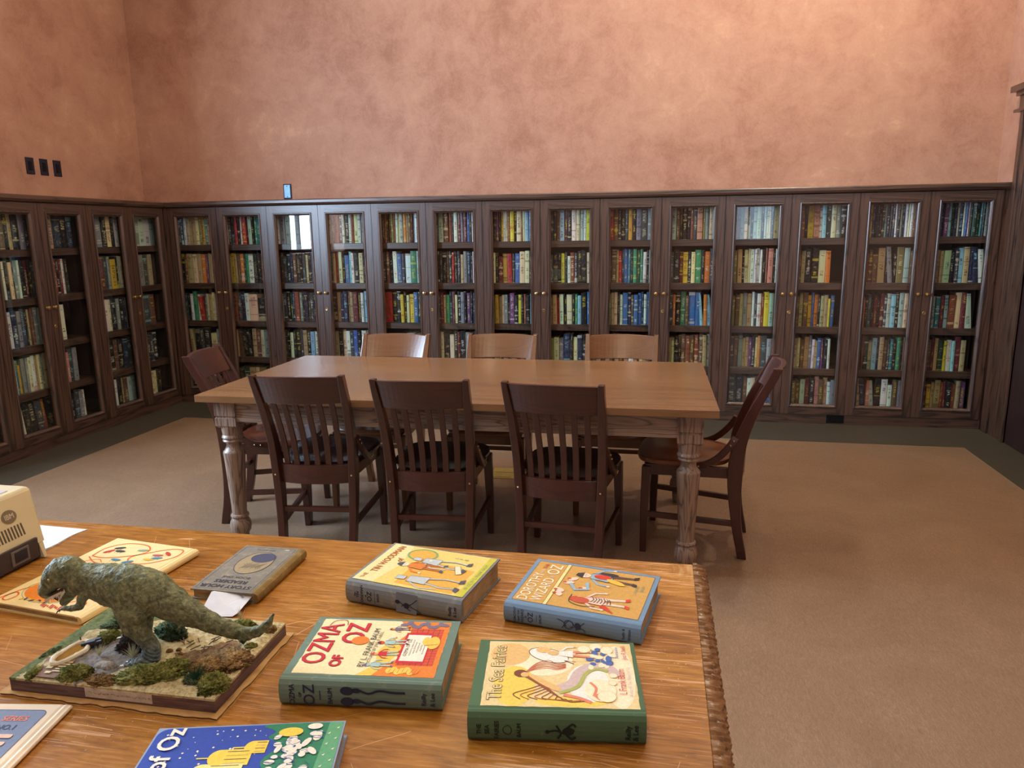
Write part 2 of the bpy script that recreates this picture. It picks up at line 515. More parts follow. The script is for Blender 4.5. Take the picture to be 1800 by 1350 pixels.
ROWS = {
 'B1': ['z92k91w91i92i91i92e92o91m92g91p92', 'k92h91i93e92i92a92v91i91e91', 'z82k81w81g92w81r72/g71e81i82e91w81', 'h91/i91/k92z91k93e73l91', 'k82z82i82s82k82'],
 'B2': ['w91z91n92r92k91w91r83k91l92k91g91t92', 'i91m92i91s91a92d91g91w93k92k92u91', 'h92z91n91w81e83k63', 'i91s93k92/k92/i92s92e91x92', 'k72d72i72e71o73k72'],
 'B3': ['w92x92x92c92x91l93w92', 'k82s92z82k92n91s92k92k91z92e81k92x91', 'w82z92k92d91n91h93x92k91n92k91z92n91', 'z92k91w81k91k92z91i92k91c82w82', 'k82z82k82i82s82'],  # top row pale: window reflection is washed into these spine colours
 'B4': ['i92s92h92k91w91k92w91h91e92w91l91', 'z92i91h91e92k91b82c91w91k92e92k91', 'k93i92n91n92s91i91u93k91w91c92', 'i93k91e91w91z91b91k91w92x91', 'k82z82e82i82'],
 'B5': ['z92k91h91k91s92o91h91w91e91l92a92i91s92u91c91w92', 'k93s91n92w92b82z81w83g93l91', 'r92r93k92k92y81k91e81y82b92k91', 'i72z73n72w83k82', 'k82s82z82'],
 'B6': ['z93l93s93h92k91w92u92x91u92b91k91w91', 'k93z92k93s91k92r91k93k92i82x92n92k91w91', 'z92u92e81g82z91u92e81k92x92k91v92k91n92', 'h91e91k93e82k91u91k92x92z91u91', 'k82s82z82'],
 'B7': ['u92k92v91k91y91w91i92h91y93k91e93h91e91c93b92', 'e82k71u72m82r83k81b83e93e92k91', 'i72m82i72e81x82k81v93k82y82k81h81k82c81', 'e72z73s82u82w62', 'k82z82s82'],
 'B8': ['k93k92s91c93u92k92w93e92l92w91y93', 'z72k83k81y82k81w71h82z81k92k93e82', 's82i82r71w82k71e83k81g81c82k93b92', 'o72e72x72n93k91e72n82k82e81', 'k82i82z82'],
 'B9': ['r93s92z91k92z91m92k92x92z94x92', 'z92s93i91r92z91b92t91k91g92d92g91w82k91x91', 'o82i91e92z91w81b93n92s81b82b92n91w81b92', 'i82s82h82k82w82u82e82z82', 'k82s82z82'],
 'B10': ['l93s92k91k92k92h91z92p93o91x92e92l91', 'z82k93u81y82k81e82g93k91a83z92', 'z92a81k92g92s81b93b92c91/a81c82/', 'i82e81k82k91s93h93s92h93s92i92l92', 'k82s82z82i82'],
 'B11': ['k91h92x92w92l92k91l92l93k91l91w91e91k91i93e91', 'o93i93k81e92e91w92w91w92w91k92h91p93k81w92', 'o82s82i92x92i93w91z91w92h91y93l93c91', 'z92s92x92i81i81v81k91e81a91z93l82h81', 'z93n93s81w81e81z92x92b81'],
 'B12': ['h92k91m93p93w91c92z93e92x92k93k91', 's81i81k93k93e83a82.4', 's82i92s93m82b91a82k81i82i82y71b82.3', 'i82e81s82i92x91w81e71b82v81k82w81.3', 'o72s72l82u82k82p92s82i92w71x82'],
 'B13': ['m92n92k91n92k91n92c91n92k91n92w91k92x91n92w92e91w92h91c92', 'h71s81s72i93k81x92/k71o93l92s82', 'a72k81z82k91u82k81u92z81l92c93k92l93e92p81', 'k91h91d93i82c93n91i93s82k81t82k82g92n91s92', 'i92n92/p81l82/k93w93w62s82x82'],
 'B14': ['n93v93c92k91n92w91n92w91b91w91k91d93d92t91k91x92w91', 'i82i81l83k82n81c92i93n92n93/w83/', 'l82t82u81c82h83e93u92l93/.2', 's82u91i91d82y81w82c81u93i82.3', 'u82y72i81i93h81u81k83h72i92v83.2'],
 'L2': ['z92s92k92i91k93x92n92', 'k91w91k92e92k91x92w91k93u92k91z92', 'w93n92x92z92k91i91s91x92x91', 'w91t91m71x92x91e92w92i92e92x91i92', 'w91/k92/k92/z92/h91/k92/'],
 'L3': ['i91k93k92n92.1', 'h91k91u91w91k91.5', 'w92.6', 'p81z92x92.5', 'k82z92x82w81.4'],
 'L4': ['x93k92e92k91w92', 'u92z92x91m83k91l91e91', 'w93e91k92x91k92n91x91', 'k93s92k93n92z92', 'w91k92i91s92l82x91'],
 'L5': ['x92l92l92x92', 'x92z92i91.2', 'z93s92.2', 'k82n82k92.4', 'e82e82k82.4'],
}
# one material for every spine: cover colour, ink colour and lettering pattern come from mesh attributes
t = NT('book_cloth', 0.42, 0.4)
ca = t.n('ShaderNodeAttribute', attribute_name='cover').outputs['Color']
ia = t.n('ShaderNodeAttribute', attribute_name='ink').outputs['Color']
uv = t.n('ShaderNodeUVMap', uv_map='UVMap').outputs[0]
su = t.n('ShaderNodeSeparateXYZ', i_0=uv)
u, vv = su.outputs[0], su.outputs[1]
au = t.math('ABSOLUTE', t.math('SUBTRACT', u, 0.5))
core = t.math('LESS_THAN', au, 0.17)
fv = t.math('FRACT', vv); idn = t.math('FLOOR', vv)
rowv = t.n('ShaderNodeCombineXYZ', i_0=t.math('MULTIPLY', u, 2.0), i_1=t.math('MULTIPLY', fv, 46.0), i_2=t.math('MULTIPLY', idn, 7.31)).outputs[0]
glyph = t.math('GREATER_THAN', t.noise(rowv, 1.0, 2, 0.6), 0.52)
seg = t.n('ShaderNodeCombineXYZ', i_0=t.math('MULTIPLY', fv, 4.2), i_1=t.math('MULTIPLY', idn, 3.17)).outputs[0]
segm = t.math('GREATER_THAN', t.noise(seg, 1.0, 0), 0.52)
inr = t.math('MULTIPLY', t.math('GREATER_THAN', fv, 0.10), t.math('LESS_THAN', fv, 0.92))
letters = t.math('MULTIPLY', t.math('MULTIPLY', core, glyph), t.math('MULTIPLY', segm, inr))
band = t.math('GREATER_THAN', t.noise(t.n('ShaderNodeCombineXYZ', i_0=t.math('MULTIPLY', fv, 11.0), i_1=t.math('MULTIPLY', idn, 9.7)).outputs[0], 1.0, 0), 0.71)
onsp = t.math('LESS_THAN', au, 0.47)
msk = t.math('MAXIMUM', t.math('MULTIPLY', letters, 0.75), t.math('MULTIPLY', t.math('MULTIPLY', band, onsp), 0.55))
wear = t.noise(t.coord(), 55, 4, 0.65)
base = t.mix(t.math('MULTIPLY', t.math('SUBTRACT', wear, 0.52), 1.4, clamp=True), ca, (0.5, 0.47, 0.4, 1))
base = t.mix(msk, base, ia)
t.col(base); t.bump(wear, 0.1, 0.001)
M_BOOK = t.mat
M_PAGES = plain('book_pages', srgb(214, 200, 165), 0.8, 0.2, vary=0.1, scale=120)


def book_data(rng, c, w, h, d, lean, ink):
    """spine toward -y at y=0, standing on z=0, centre x=0; returns verts, faces, kinds ('s' spine, 'c' cover, 'p' pages), uvs"""
    r = min(0.0035, w * 0.25)
    pts = [(-w / 2, d), (-w / 2, r), (-w / 2 + r, 0.0008), (0, -0.0012), (w / 2 - r, 0.0008), (w / 2, r), (w / 2, d)]
    vs = []; sh = math.tan(lean)
    for z in (0, h):
        for (x, y) in pts: vs.append((x + sh * z, y, z))
    fs = []; kind = []; uvs = []
    for j in range(6):
        fs.append([j, j + 1, j + 8, j + 7])
        sp = 1 <= j <= 4
        kind.append('s' if sp else 'c')
        if sp:
            a = [0.04, 0.2, 0.5, 0.8, 0.96][j - 1]; b = [0.04, 0.2, 0.5, 0.8, 0.96][j]
            uvs.append([(a, 0.001), (b, 0.001), (b, 0.999), (a, 0.999)])
        else: uvs.append([(-2, 0)] * 4)
    # page block seen from above, set below the cover edge
    n = len(vs); e = 0.0018; zt = h - 0.003
    for (x, y) in ((-w / 2 + e, 0.004), (w / 2 - e, 0.004), (w / 2 - e, d - 0.003), (-w / 2 + e, d - 0.003)):
        vs.append((x + sh * zt, y, zt))
    fs.append([n, n + 1, n + 2, n + 3]); kind.append('p'); uvs.append([(-2, 0)] * 4)
    return vs, fs, kind, uvs


def book_mesh(name, items):
    """items: list of (matrix fn, data, cover, ink, idn)"""
    me = bpy.data.meshes.new(name)
    V = []; F = []; K = []; U = []; CC = []; II = []; P = []
    for (tf, (vs, fs, kind, uvs), cc, ic, idn) in items:
        n = len(V); V += [tf(v) for v in vs]
        for f, k_, q in zip(fs, kind, uvs):
            F.append([a + n for a in f]); K.append(0 if k_ != 'p' else 1)
            for (a, b) in q:
                U.append(a); U.append(b + idn)
                CC += cc; II += ic
    me.from_pydata(V, [], F)
    me.materials.append(M_BOOK); me.materials.append(M_PAGES)
    me.polygons.foreach_set('material_index', K)
    l = me.uv_layers.new(name='UVMap'); l.data.foreach_set('uv', U)
    a = me.color_attributes.new('cover', 'FLOAT_COLOR', 'CORNER'); a.data.foreach_set('color', CC)
    a = me.color_attributes.new('ink', 'FLOAT_COLOR', 'CORNER'); a.data.foreach_set('color', II)
    me.update()
    return me


def parse(s):
    out = []; i = 0
    while i < len(s):
        if s[i] == '.': out.append(('.', 0, int(s[i + 1]), 0)); i += 2; continue
        c, h, w = s[i], int(s[i + 1]), int(s[i + 2]); i += 3
        ln = 0
        if i < len(s) and s[i] == '/': ln = 1; i += 1
        out.append((c, h, w, ln))
    return out


def project(P):
    d = Vector(P) - Vector((0, 0, CAMZ)); z = d.dot(cam_f)
    return 900 + FPX * d.dot(cam_r) / z, 675 - FPX * d.dot(cam_u) / z


rng = random.Random(7)
ALL = []
SP = 0.082                                   # spines stand this far behind the door plane
for key, rows in ROWS.items():
    left = key[0] == 'L'; k = int(key[1:])
    if left:
        a = LB[0] + k * WLF; wd = WLF; f = 1 + SP / abs(L)
    else:
        a = X0 + (k - 2) * WBK; wd = WBK; f = (D + SP) / D
    o0, o1 = (a + ST + MO) * f, (a + wd - ST - MO) * f
    lo, hi = a + 0.024, a + wd - 0.014
    o0 = max(lo, min(o0 - 0.012, hi - 0.2)); o1 = min(hi, o1 + 0.012)
    for ri, s in enumerate(rows):
        toks = parse(s)
        wts = [(0.75 + 0.55 * w) * rng.uniform(0.88, 1.12) if c != '.' else w * 1.3 for c, h, w, l_ in toks]
        tot = sum(wts); span = o1 - o0
        x = o0; cnt = 0
        clear = [0.262, 0.272, 0.272, 0.262, 0.232][ri]
        for (c, h, w, ln), wt in zip(toks, wts):
            bw = span * wt / tot
            if c == '.': x += bw; continue
            cnt += 1
            w_ = bw - 0.0012
            hh = clear * (0.30 + 0.07 * h) * rng.uniform(0.97, 1.03)
            lean = -0.10 if ln else rng.choice([0, 0, 0, -0.012, 0.010])
            if x - abs(lean) * hh < a + 0.022 or x + bw + abs(lean) * hh > a + wd - 0.012: lean = 0
            d = min(rng.uniform(0.13, 0.17), 0.165)
            y = SP + rng.uniform(-0.006, 0.012) + (0.0 if h > 7 else 0.006)
            cx = x + bw / 2
            x += bw
            z = SHELF[ri]
            cc = [q * rng.uniform(0.86, 1.14) for q in srgb(*PAL[c])[:3]] + [1]
            ic = list(srgb(*PAL[rng.choice(INK[c])]))
            if left: P = (L - y, cx)
            else: P = (cx, D + y)
            c0 = (L - y, cx - w_ / 2, z) if left else (cx - w_ / 2, D + y, z)
            c1 = (L - y, cx + w_ / 2, z + hh) if left else (cx + w_ / 2, D + y, z + hh)
            p0 = project(c0); p1 = project(c1)
            ar = abs(p0[0] - p1[0]) * abs(p0[1] - p1[1])
            mx, my = (p0[0] + p1[0]) / 2, (p0[1] + p1[1]) / 2
            if mx < 3 or mx > 1797: ar = 0
            if 560 < mx < 1240 and my > 600: ar *= 0.1                # behind the table and chairs
            if 1250 < mx < 1345 and my > 640: ar *= 0.5
            ALL.append(dict(P=P, left=left, z=z, w=w_, h=hh, d=d, lean=lean, cc=cc, ic=ic, c=c, key=key, k=k, ri=ri, n=cnt, ar=ar, total=0, idn=rng.randint(1, 900), wt=w, hc=h))
ALL.sort(key=lambda b: -b['ar'])
NIND = 290
rest = []
rowname = ['top shelf', 'second shelf', 'middle shelf', 'fourth shelf', 'bottom shelf']
doorname_b = {14: 'rightmost door of the back wall'}
ledge = {}
for i, b in enumerate(ALL):
    data = book_data(rng, b['c'], b['w'], b['h'], b['d'], b['lean'], None)
    if i >= NIND:
        X, Y = b['P']; Z = b['z']
        tf = (lambda v, X=X, Y=Y, Z=Z: (X - v[1], Y + v[0], Z + v[2])) if b['left'] else (lambda v, X=X, Y=Y, Z=Z: (X + v[0], Y + v[1], Z + v[2]))
        rest.append((tf, data, b['cc'], b['ic'], b['idn'])); continue
    me = book_mesh('shelved_book', [(lambda v: v, data, b['cc'], b['ic'], b['idn'])])
    o = bpy.data.objects.new('shelved_book', me); COL.objects.link(o)
    o.location = (b['P'][0], b['P'][1], b['z'])
    if b['left']: o.rotation_euler = (0, 0, PI / 2)
    th = 'thin ' if b['wt'] == 1 else ('thick ' if b['wt'] >= 3 else '')
    sz = 'short ' if b['hc'] <= 7 else ''
    if b['left']:
        dn = {2: 'leftmost full door', 3: 'second full door', 4: 'third full door', 5: 'fourth full door'}[b['k']] + ' of the left wall'
        gr = 'books behind the glass doors of the left wall'
    else:
        q = 15 - b['k']
        dn = 'rightmost door of the back wall' if q == 1 else ordinal(q) + ' back-wall door from the right' if q <= 7 else ordinal(b['k']) + ' back-wall door from the left'
        gr = 'books behind the glass doors of the back wall'
    lab = '%s%s%s book, %s from left, %s, %s' % (th, sz, CNAME[b['c']], ordinal(b['n']), rowname[b['ri']], dn)
    tag(o, lab, 'book', gr)
    b['obj'] = o
    ledge[(b['key'], b['ri'], b['n'])] = o
me = book_mesh('shelved_books', rest)
o = bpy.data.objects.new('shelved_books', me); COL.objects.link(o)
tag(o, 'the many smaller or half-hidden books filling the rest of the glass-door shelves', 'books', None, 'stuff')

# ------------------------------------------------------------------ ceiling lamps (globes on stems with point lights; the last is an added fill)
M_GLOBE = bpy.data.materials.new('lamp_globe_glass'); M_GLOBE.use_nodes = True
_b = M_GLOBE.node_tree.nodes['Principled BSDF']
_b.inputs['Base Color'].default_value = (1, 0.9, 0.75, 1)
_b.inputs['Emission Color'].default_value = (1, 0.80, 0.55, 1)
_b.inputs['Emission Strength'].default_value = 4.0
for i, (x, y, z) in enumerate(LAMPS):
    e = empty('pendant_lamp', (x, y, z), 0, ['pendant lamp with glass globe near the right end of the back bookcases', 'pendant lamp with glass globe near the left end of the back bookcases', 'pendant lamp with glass globe over the reading table',
                                             'pendant lamp with glass globe in the middle of the room', 'added unseen fill lamp, a glass globe high above the foreground'][i], 'lamp', 'pendant lamps hanging from the ceiling')
    mb = MB(); mb.ball((0, 0, 0), 0.11, seg=20, rings=12); g = mb.build('globe', M_GLOBE, e, smooth=True)
    g.visible_shadow = True
    mb = MB(); mb.lathe([(0.008, 0.10), (0.008, ZC - z - 0.02), (0.06, ZC - z - 0.02), (0.06, ZC - z - 0.001)], seg=12); mb.build('stem', M_DARKMETAL, e, smooth=True)
    d = bpy.data.lights.new('lamp_light', 'POINT'); d.energy = LAMP_W[i]; d.color = (1.0, 0.90, 0.70); d.shadow_soft_size = 0.05
    l = bpy.data.objects.new('lamp_light', d); l.location = (0, 0, -0.18); l.parent = e; COL.objects.link(l)

# ------------------------------------------------------------------ wall switches, outlets
M_SW = plain('dark_blue_grey_switch', srgb(38, 42, 58), 0.3, 0.5, 0.3)
for i, y in enumerate((4.889, 5.018, 5.147)):
    e = empty('wall_switch', (XL, y, 2.0), 0, ['leftmost of the three dark switch plates on the left wall', 'middle one of the three dark switch plates on the left wall', 'rightmost of the three dark switch plates on the left wall'][i], 'switch', 'dark switch plates on the left wall')
    mb = MB(); mb.box(0, 0.007, -0.037, 0.037, -0.06, 0.06); mb.build('plate', M_SW, e, bevel=0.003)
    mb = MB(); mb.box(0.006, 0.011, -0.016, 0.016, -0.033, 0.033); mb.build('rocker', M_DARKMETAL, e, bevel=0.002)
e = empty('wall_thermostat', (-3.19, YB, 1.843), 0, 'small steel-blue plate on the back wall just above the bookcases', 'wall plate')
mb = MB(); mb.box(-0.037, 0.037, -0.008, 0, -0.063, 0.063); mb.build('surround', M_DARKMETAL, e, bevel=0.003)
M_STEEL = plain('brushed_steel', srgb(110, 140, 168), 0.35, 0.5, 0.7)
mb = MB(); mb.box(-0.029, 0.029, -0.012, -0.007, -0.053, 0.055); mb.build('plate', M_STEEL, e, bevel=0.002)
mb = MB(); mb.ball((0, -0.012, -0.043), 0.004); mb.build('screw', M_DARKMETAL, e); mb = MB(); mb.ball((0, -0.012, 0.044), 0.004); mb.build('screw', M_DARKMETAL, e)
e = empty('power_outlet', (1.33, D + 0.012, 0.040), 0, 'black outlet set in the plinth under the second bookcase from right', 'outlet')
mb = MB(); mb.box(-0.062, 0.062, -0.006, 0, -0.031, 0.031); mb.build('plate', M_DARKMETAL, e, bevel=0.002)
mb = MB(); mb.box(-0.03, 0.03, -0.009, -0.005, -0.014, 0.014); mb.build('sockets', M_DARKMETAL, e, bevel=0.001)
e = empty('floor_outlet', (-0.925, 4.31, 0), 0.05, 'square brass outlet plate set in the floor behind the reading table', 'outlet')
M_FBRASS = plain('worn_floor_brass', srgb(180, 160, 90), 0.45, 0.5, 0.4)
mb = MB(); mb.box(-0.075, 0.075, -0.10, 0.10, 0.0, 0.004); mb.build('plate', M_FBRASS, e, bevel=0.001)
mb = MB(); mb.box(-0.055, 0.055, 0.01, 0.08, 0.003, 0.006); mb.build('lid', M_FBRASS, e); mb = MB(); mb.box(-0.055, 0.055, -0.08, -0.01, 0.003, 0.006); mb.build('lid', M_FBRASS, e)

# ------------------------------------------------------------------ reading table
M_TOP = wood('reading_table_oak_top', srgb(140, 100, 64), srgb(88, 59, 36), 'x', 0.27, 0.3, grain=9, stretch=16, line=0.34, fine=0.6, bump=0.1, lite=srgb(152, 112, 74))
M_APR = wood('limed_oak_apron', srgb(172, 148, 128), srgb(50, 38, 36), 'x', 0.42, 0.1, grain=22, stretch=9, line=0.7, fine=0.35)
M_LEG = wood('limed_oak_leg', srgb(162, 136, 116), srgb(52, 40, 38), 'z', 0.38, 0.2, grain=26, stretch=9, line=0.75, fine=0.3)
TW, TD_, TH = 2.3117, 1.1276, 0.762
rt = empty('reading_table', (-2.0675, 2.943, 0), 0.0104, 'large oak reading table with turned legs, chairs on all four sides', 'table')
mb = MB(); mb.box(0, TW, 0, TD_, TH - 0.032, TH); mb.build('table_top', M_TOP, rt, bevel=0.002)
ins = 0.108
a0, a1 = 0.058, 0.02
mb = MB()
for (x0, x1, y0, y1) in ((ins, TW - ins, 0.070, 0.092), (ins, TW - ins, TD_ - 0.092, TD_ - 0.070), (0.070, 0.092, ins, TD_ - ins), (TW - 0.092, TW - 0.070, ins, TD_ - ins)):
    mb.box(x0, x1, y0, y1, 0.625, TH - 0.032)
    mb.box(x0 - 0.004 if x1 - x0 < 0.1 else x0, x1 + 0.004 if x1 - x0 < 0.1 else x1, y0 - 0.004 if y1 - y0 < 0.1 else y0, y1 + 0.004 if y1 - y0 < 0.1 else y1, 0.625, 0.650)
mb.build('apron', M_APR, rt, bevel=0.003)
legp = [(0.026, 0), (0.031, 0.006), (0.034, 0.03), (0.036, 0.052), (0.030, 0.056), (0.036, 0.060), (0.046, 0.078), (0.050, 0.100), (0.047, 0.122), (0.038, 0.138), (0.036, 0.142), (0.041, 0.147), (0.043, 0.153), (0.040, 0.160), (0.034, 0.163),
        (0.034, 0.172), (0.036, 0.22), (0.042, 0.34), (0.047, 0.43), (0.050, 0.468), (0.049, 0.474), (0.042, 0.482), (0.034, 0.495), (0.031, 0.507), (0.034, 0.518), (0.043, 0.522), (0.047, 0.528), (0.043, 0.535), (0.046, 0.538), (0.050, 0.545), (0.047, 0.553), (0.044, 0.557), (0.047, 0.575), (0.048, 0.606)]
for x in (ins, TW - ins):
    for y in (ins, TD_ - ins):
        mb = MB(); mb.lathe(legp, seg=32)
        h = 0.052
        mb.loft([[(-q, -q, z), (q, -q, z), (q, q, z), (-q, q, z)] for q, z in ((0.040, 0.594), (h, 0.606), (h, 0.642), (h - 0.005, 0.646), (h - 0.005, 0.650), (h, 0.654), (h, TH - 0.032))])
        mb.build('leg', M_LEG, rt, smooth=True, loc=(x, y, 0))

# ------------------------------------------------------------------ chairs
M_CH = wood('mahogany_chair', srgb(76, 38, 28), srgb(34, 16, 14), 'x', 0.30, 0.35, grain=11, stretch=9, line=0.35, fine=0.35, bump=0.08)
M_CHV = wood('mahogany_chair_upright', srgb(72, 36, 27), srgb(36, 17, 15), 'z', 0.30, 0.35, grain=14, stretch=12, line=0.3, fine=0.3, bump=0.08)
M_CHL = wood('light_chair_back', srgb(116, 73, 38), srgb(78, 46, 24), 'x', 0.28, 0.35, grain=11, stretch=9, line=0.3, fine=0.35, bump=0.08)
M_CHLV = wood('light_chair_upright', srgb(112, 70, 37), srgb(74, 44, 24), 'z', 0.28, 0.35, grain=14, stretch=12, line=0.3, fine=0.3, bump=0.08)
M_SEAT_D = wood('dark_saddle_seat', srgb(60, 34, 28), srgb(30, 16, 15), 'y', 0.25, 0.4, grain=9, stretch=9, line=0.3, fine=0.25, bump=0.06)
M_SEAT_T = wood('tan_saddle_seat', srgb(134, 82, 44), srgb(98, 54, 30), 'y', 0.28, 0.35, grain=8, stretch=9, line=0.3, fine=0.3, bump=0.06)
M_SEAT_R = wood('red_brown_saddle_seat', srgb(116, 58, 36), srgb(78, 36, 24), 'y', 0.25, 0.4, grain=8, stretch=9, line=0.3, fine=0.3, bump=0.06)

CRZ = 0.888


def back_y(z):
    """side profile of the sabre back post"""
    pts = [(0.0, -0.275), (0.12, -0.246), (0.28, -0.228), (0.42, -0.224), (0.55, -0.238), (0.70, -0.292), (0.80, -0.340), (0.90, -0.392)]
    for (z0, y0), (z1, y1) in zip(pts, pts[1:]):
        if z <= z1:
            f = (z - z0) / (z1 - z0); return y0 + f * (y1 - y0)
    return pts[-1][1]


def sm_back(z):
    return (back_y(max(0, z - 0.05)) + 2 * back_y(z) + back_y(min(0.9, z + 0.05))) / 4


def post_x(z):
    return 0.162 + 0.032 * (z / CRZ)


def make_chair(body_h, body_v, seat_m):
    r = empty('wooden_chair')
    for s in (-1, 1):
        rings = []
        for i in range(19):
            z = CRZ * i / 18
            w = 0.034 if z < 0.75 else 0.034 - 0.010 * (z - 0.75) / 0.14
            dd = 0.040 + 0.026 * math.exp(-((z - 0.43) / 0.20) ** 2)
            x = s * post_x(z); y = sm_back(z)
            rings.append([(x - w / 2, y - dd / 2, z), (x + w / 2, y - dd / 2, z), (x + w / 2, y + dd / 2, z), (x - w / 2, y + dd / 2, z)])
        mb = MB(); mb.loft(rings); mb.build('back_post', body_v, r, bevel=0.004)

    def rail(name, z0, z1, bulge, th, mat, arch=0.0):
        rings = []
        for i in range(17):
            u = -1 + 2 * i / 16
            ring = []
            for z, off in ((z0, 0), (z1, 0), (z1, th), (z0, th)):
                hw = post_x(z) - 0.012
                zz = z + (arch * (1 - u * u) if z == z1 else 0)
                ring.append((u * hw, sm_back(z) - th / 2 + off - bulge * (1 - u * u), zz))
            rings.append(ring)
        mb = MB(); mb.loft(rings); return mb.build(name, mat, r, bevel=0.003)
    rail('crest_rail', 0.755, CRZ - 0.008, 0.034, 0.022, body_h, 0.006)
    rail('lower_back_rail', 0.362, 0.452, 0.030, 0.022, body_h)
    for k_ in range(6):
        u = -0.735 + 0.294 * k_
        rings = []
        for i in range(9):
            z = 0.445 + (0.762 - 0.445) * i / 8
            x = u * (post_x(z) - 0.012); y = sm_back(z) - (0.030 + 0.004 * i / 8) * (1 - u * u)
            w, dd = 0.0255, 0.011
            rings.append([(x - w / 2, y - dd / 2, z), (x + w / 2, y - dd / 2, z), (x + w / 2, y + dd / 2, z), (x - w / 2, y + dd / 2, z)])
        mb = MB(); mb.loft(rings); mb.build('back_slat', body_v, r, bevel=0.002)
    for s in (-1, 1):
        mb = MB()
        mb.loft([[(s * x - w / 2, y - w / 2, z), (s * x + w / 2, y - w / 2, z), (s * x + w / 2, y + w / 2, z), (s * x - w / 2, y + w / 2, z)] for x, y, w, z in
                 ((0.200, 0.170, 0.029, 0.0), (0.198, 0.168, 0.036, 0.2), (0.192, 0.162, 0.042, 0.415))])
        mb.build('front_leg', body_v, r, bevel=0.004)
    # saddle seat
    mb = MB(); nseg = 44; rings = []

    def outline(tq):
        c_, s_ = math.cos(tq), math.sin(tq)
        e_ = 2 / 3.4
        x = math.copysign(abs(c_) ** e_, c_); y = math.copysign(abs(s_) ** e_, s_)
        return (0.207 + 0.022 * y) * x, 0.008 + 0.212 * y

    def ztop(x, y):
        dish = 0.016 * math.exp(-((abs(x) - 0.085) / 0.07) ** 2 - ((y + 0.05) / 0.12) ** 2)
        return 0.452 - dish + 0.004 * (y > 0.1) * (y - 0.1) / 0.1
    for f_, zo in ((0.93, -0.026), (0.985, -0.022), (1.0, -0.012), (0.995, -0.003), (0.975, 0.0), (0.85, 0.0), (0.7, 0), (0.5, 0), (0.3, 0), (0.12, 0)):
        ring = []
        for j in range(nseg):
            x, y = outline(2 * PI * j / nseg)
            x *= f_; y = 0.008 + (y - 0.008) * f_
            ring.append((x, y, (ztop(x, y) if f_ < 0.99 and zo >= 0 else 0.452) + zo))
        rings.append(ring)
    mb.loft(rings); mb.build('seat', seat_m, r, smooth=True)
    # seat frame
    mb = MB()
    for s in (-1, 1):
        mb.sweep([(s * 0.160, -0.215, 0.400), (s * 0.190, 0.165, 0.400)], 0.018, 0.05)
    mb.sweep([(-0.19, 0.165, 0.400), (0.19, 0.165, 0.400)], 0.018, 0.05)
    mb.build('seat_frame', body_h, r, bevel=0.002)
    for s in (-1, 1):
        path = []
        for i in range(11):
            a = i / 10
            path.append((s * (0.196 + 0.014 * math.sin(PI * a * 0.8)), -0.222 + 0.18 * a ** 1.6 + 0.035 * a, 0.575 - 0.140 * math.sin(PI / 2 * min(1, a * 1.12)) ** 1.3))
        mb = MB(); mb.sweep(path, 0.030, 0.017, up=(1, 0, 0)); b_ = mb.build('side_bracket', body_h, r, bevel=0.003)
        mb = MB()
        for q in (1, 2, 8, 9):
            mb = MB(); mb.ball((path[q][0] + s * 0.010, path[q][1], path[q][2]), 0.0045, seg=8, rings=5)
            mb.build('bolt', M_BRASS, b_, smooth=True)
        mb = MB(); mb.sweep([(s * 0.170, -0.238, 0.165), (s * 0.197, 0.166, 0.185)], 0.018, 0.026); mb.build('side_stretcher', body_h, r, bevel=0.002)
        mb = MB(); mb.ball((s * post_x(0.4), sm_back(0.4) - 0.035, 0.405), 0.005, seg=8, rings=5); mb.build('bolt', M_BRASS, r, smooth=True)
    mb = MB(); mb.sweep([(-0.165, -0.238, 0.235), (0.165, -0.238, 0.235)], 0.018, 0.024); mb.build('rear_stretcher', body_h, r, bevel=0.002)
    return r


ch_dark = make_chair(M_CH, M_CHV, M_SEAT_D)
ch_light = make_chair(M_CHL, M_CHLV, M_SEAT_T)
ch_tan = make_chair(M_CH, M_CHV, M_SEAT_T)
ch_red = make_chair(M_CH, M_CHV, M_SEAT_R)
G1 = 'chairs with their backs to the camera along the near side of the reading table'
G2 = 'chairs along the far side of the reading table'
G3 = 'chairs at the two ends of the reading table'
used = set()


def chair(proto, x, y, rz, label, g):
    c = copy_tree(proto) if proto.name in used else proto
    used.add(proto.name)
    c.location = (x, y, 0); c.rotation_euler = (0, 0, R(rz)); tag(c, label, 'chair', g)


chair(ch_dark, -1.548, 3.222, 6.5, 'dark mahogany slat-back chair, left one on the near side of the table', G1)
chair(ch_dark, -0.985, 3.205, 4.5, 'dark mahogany slat-back chair, middle one on the near side of the table', G1)
chair(ch_dark, -0.377, 3.195, -4.5, 'dark mahogany slat-back chair, right one on the near side of the table', G1)
chair(ch_light, -1.525, 3.78, 181, 'light brown chair behind the table, leftmost of the far side', G2)
chair(ch_light, -0.893, 3.835, 181, 'light brown chair behind the table, middle of the far side', G2)
chair(ch_light, -0.210, 3.875, 180, 'light brown chair behind the table, rightmost of the far side', G2)
chair(ch_red, -1.960, 3.50, -79, 'reddish mahogany chair at the left end of the reading table', G3)
chair(ch_tan, 0.140, 3.48, 84, 'mahogany chair with tan seat at the right end of the reading table', G3)

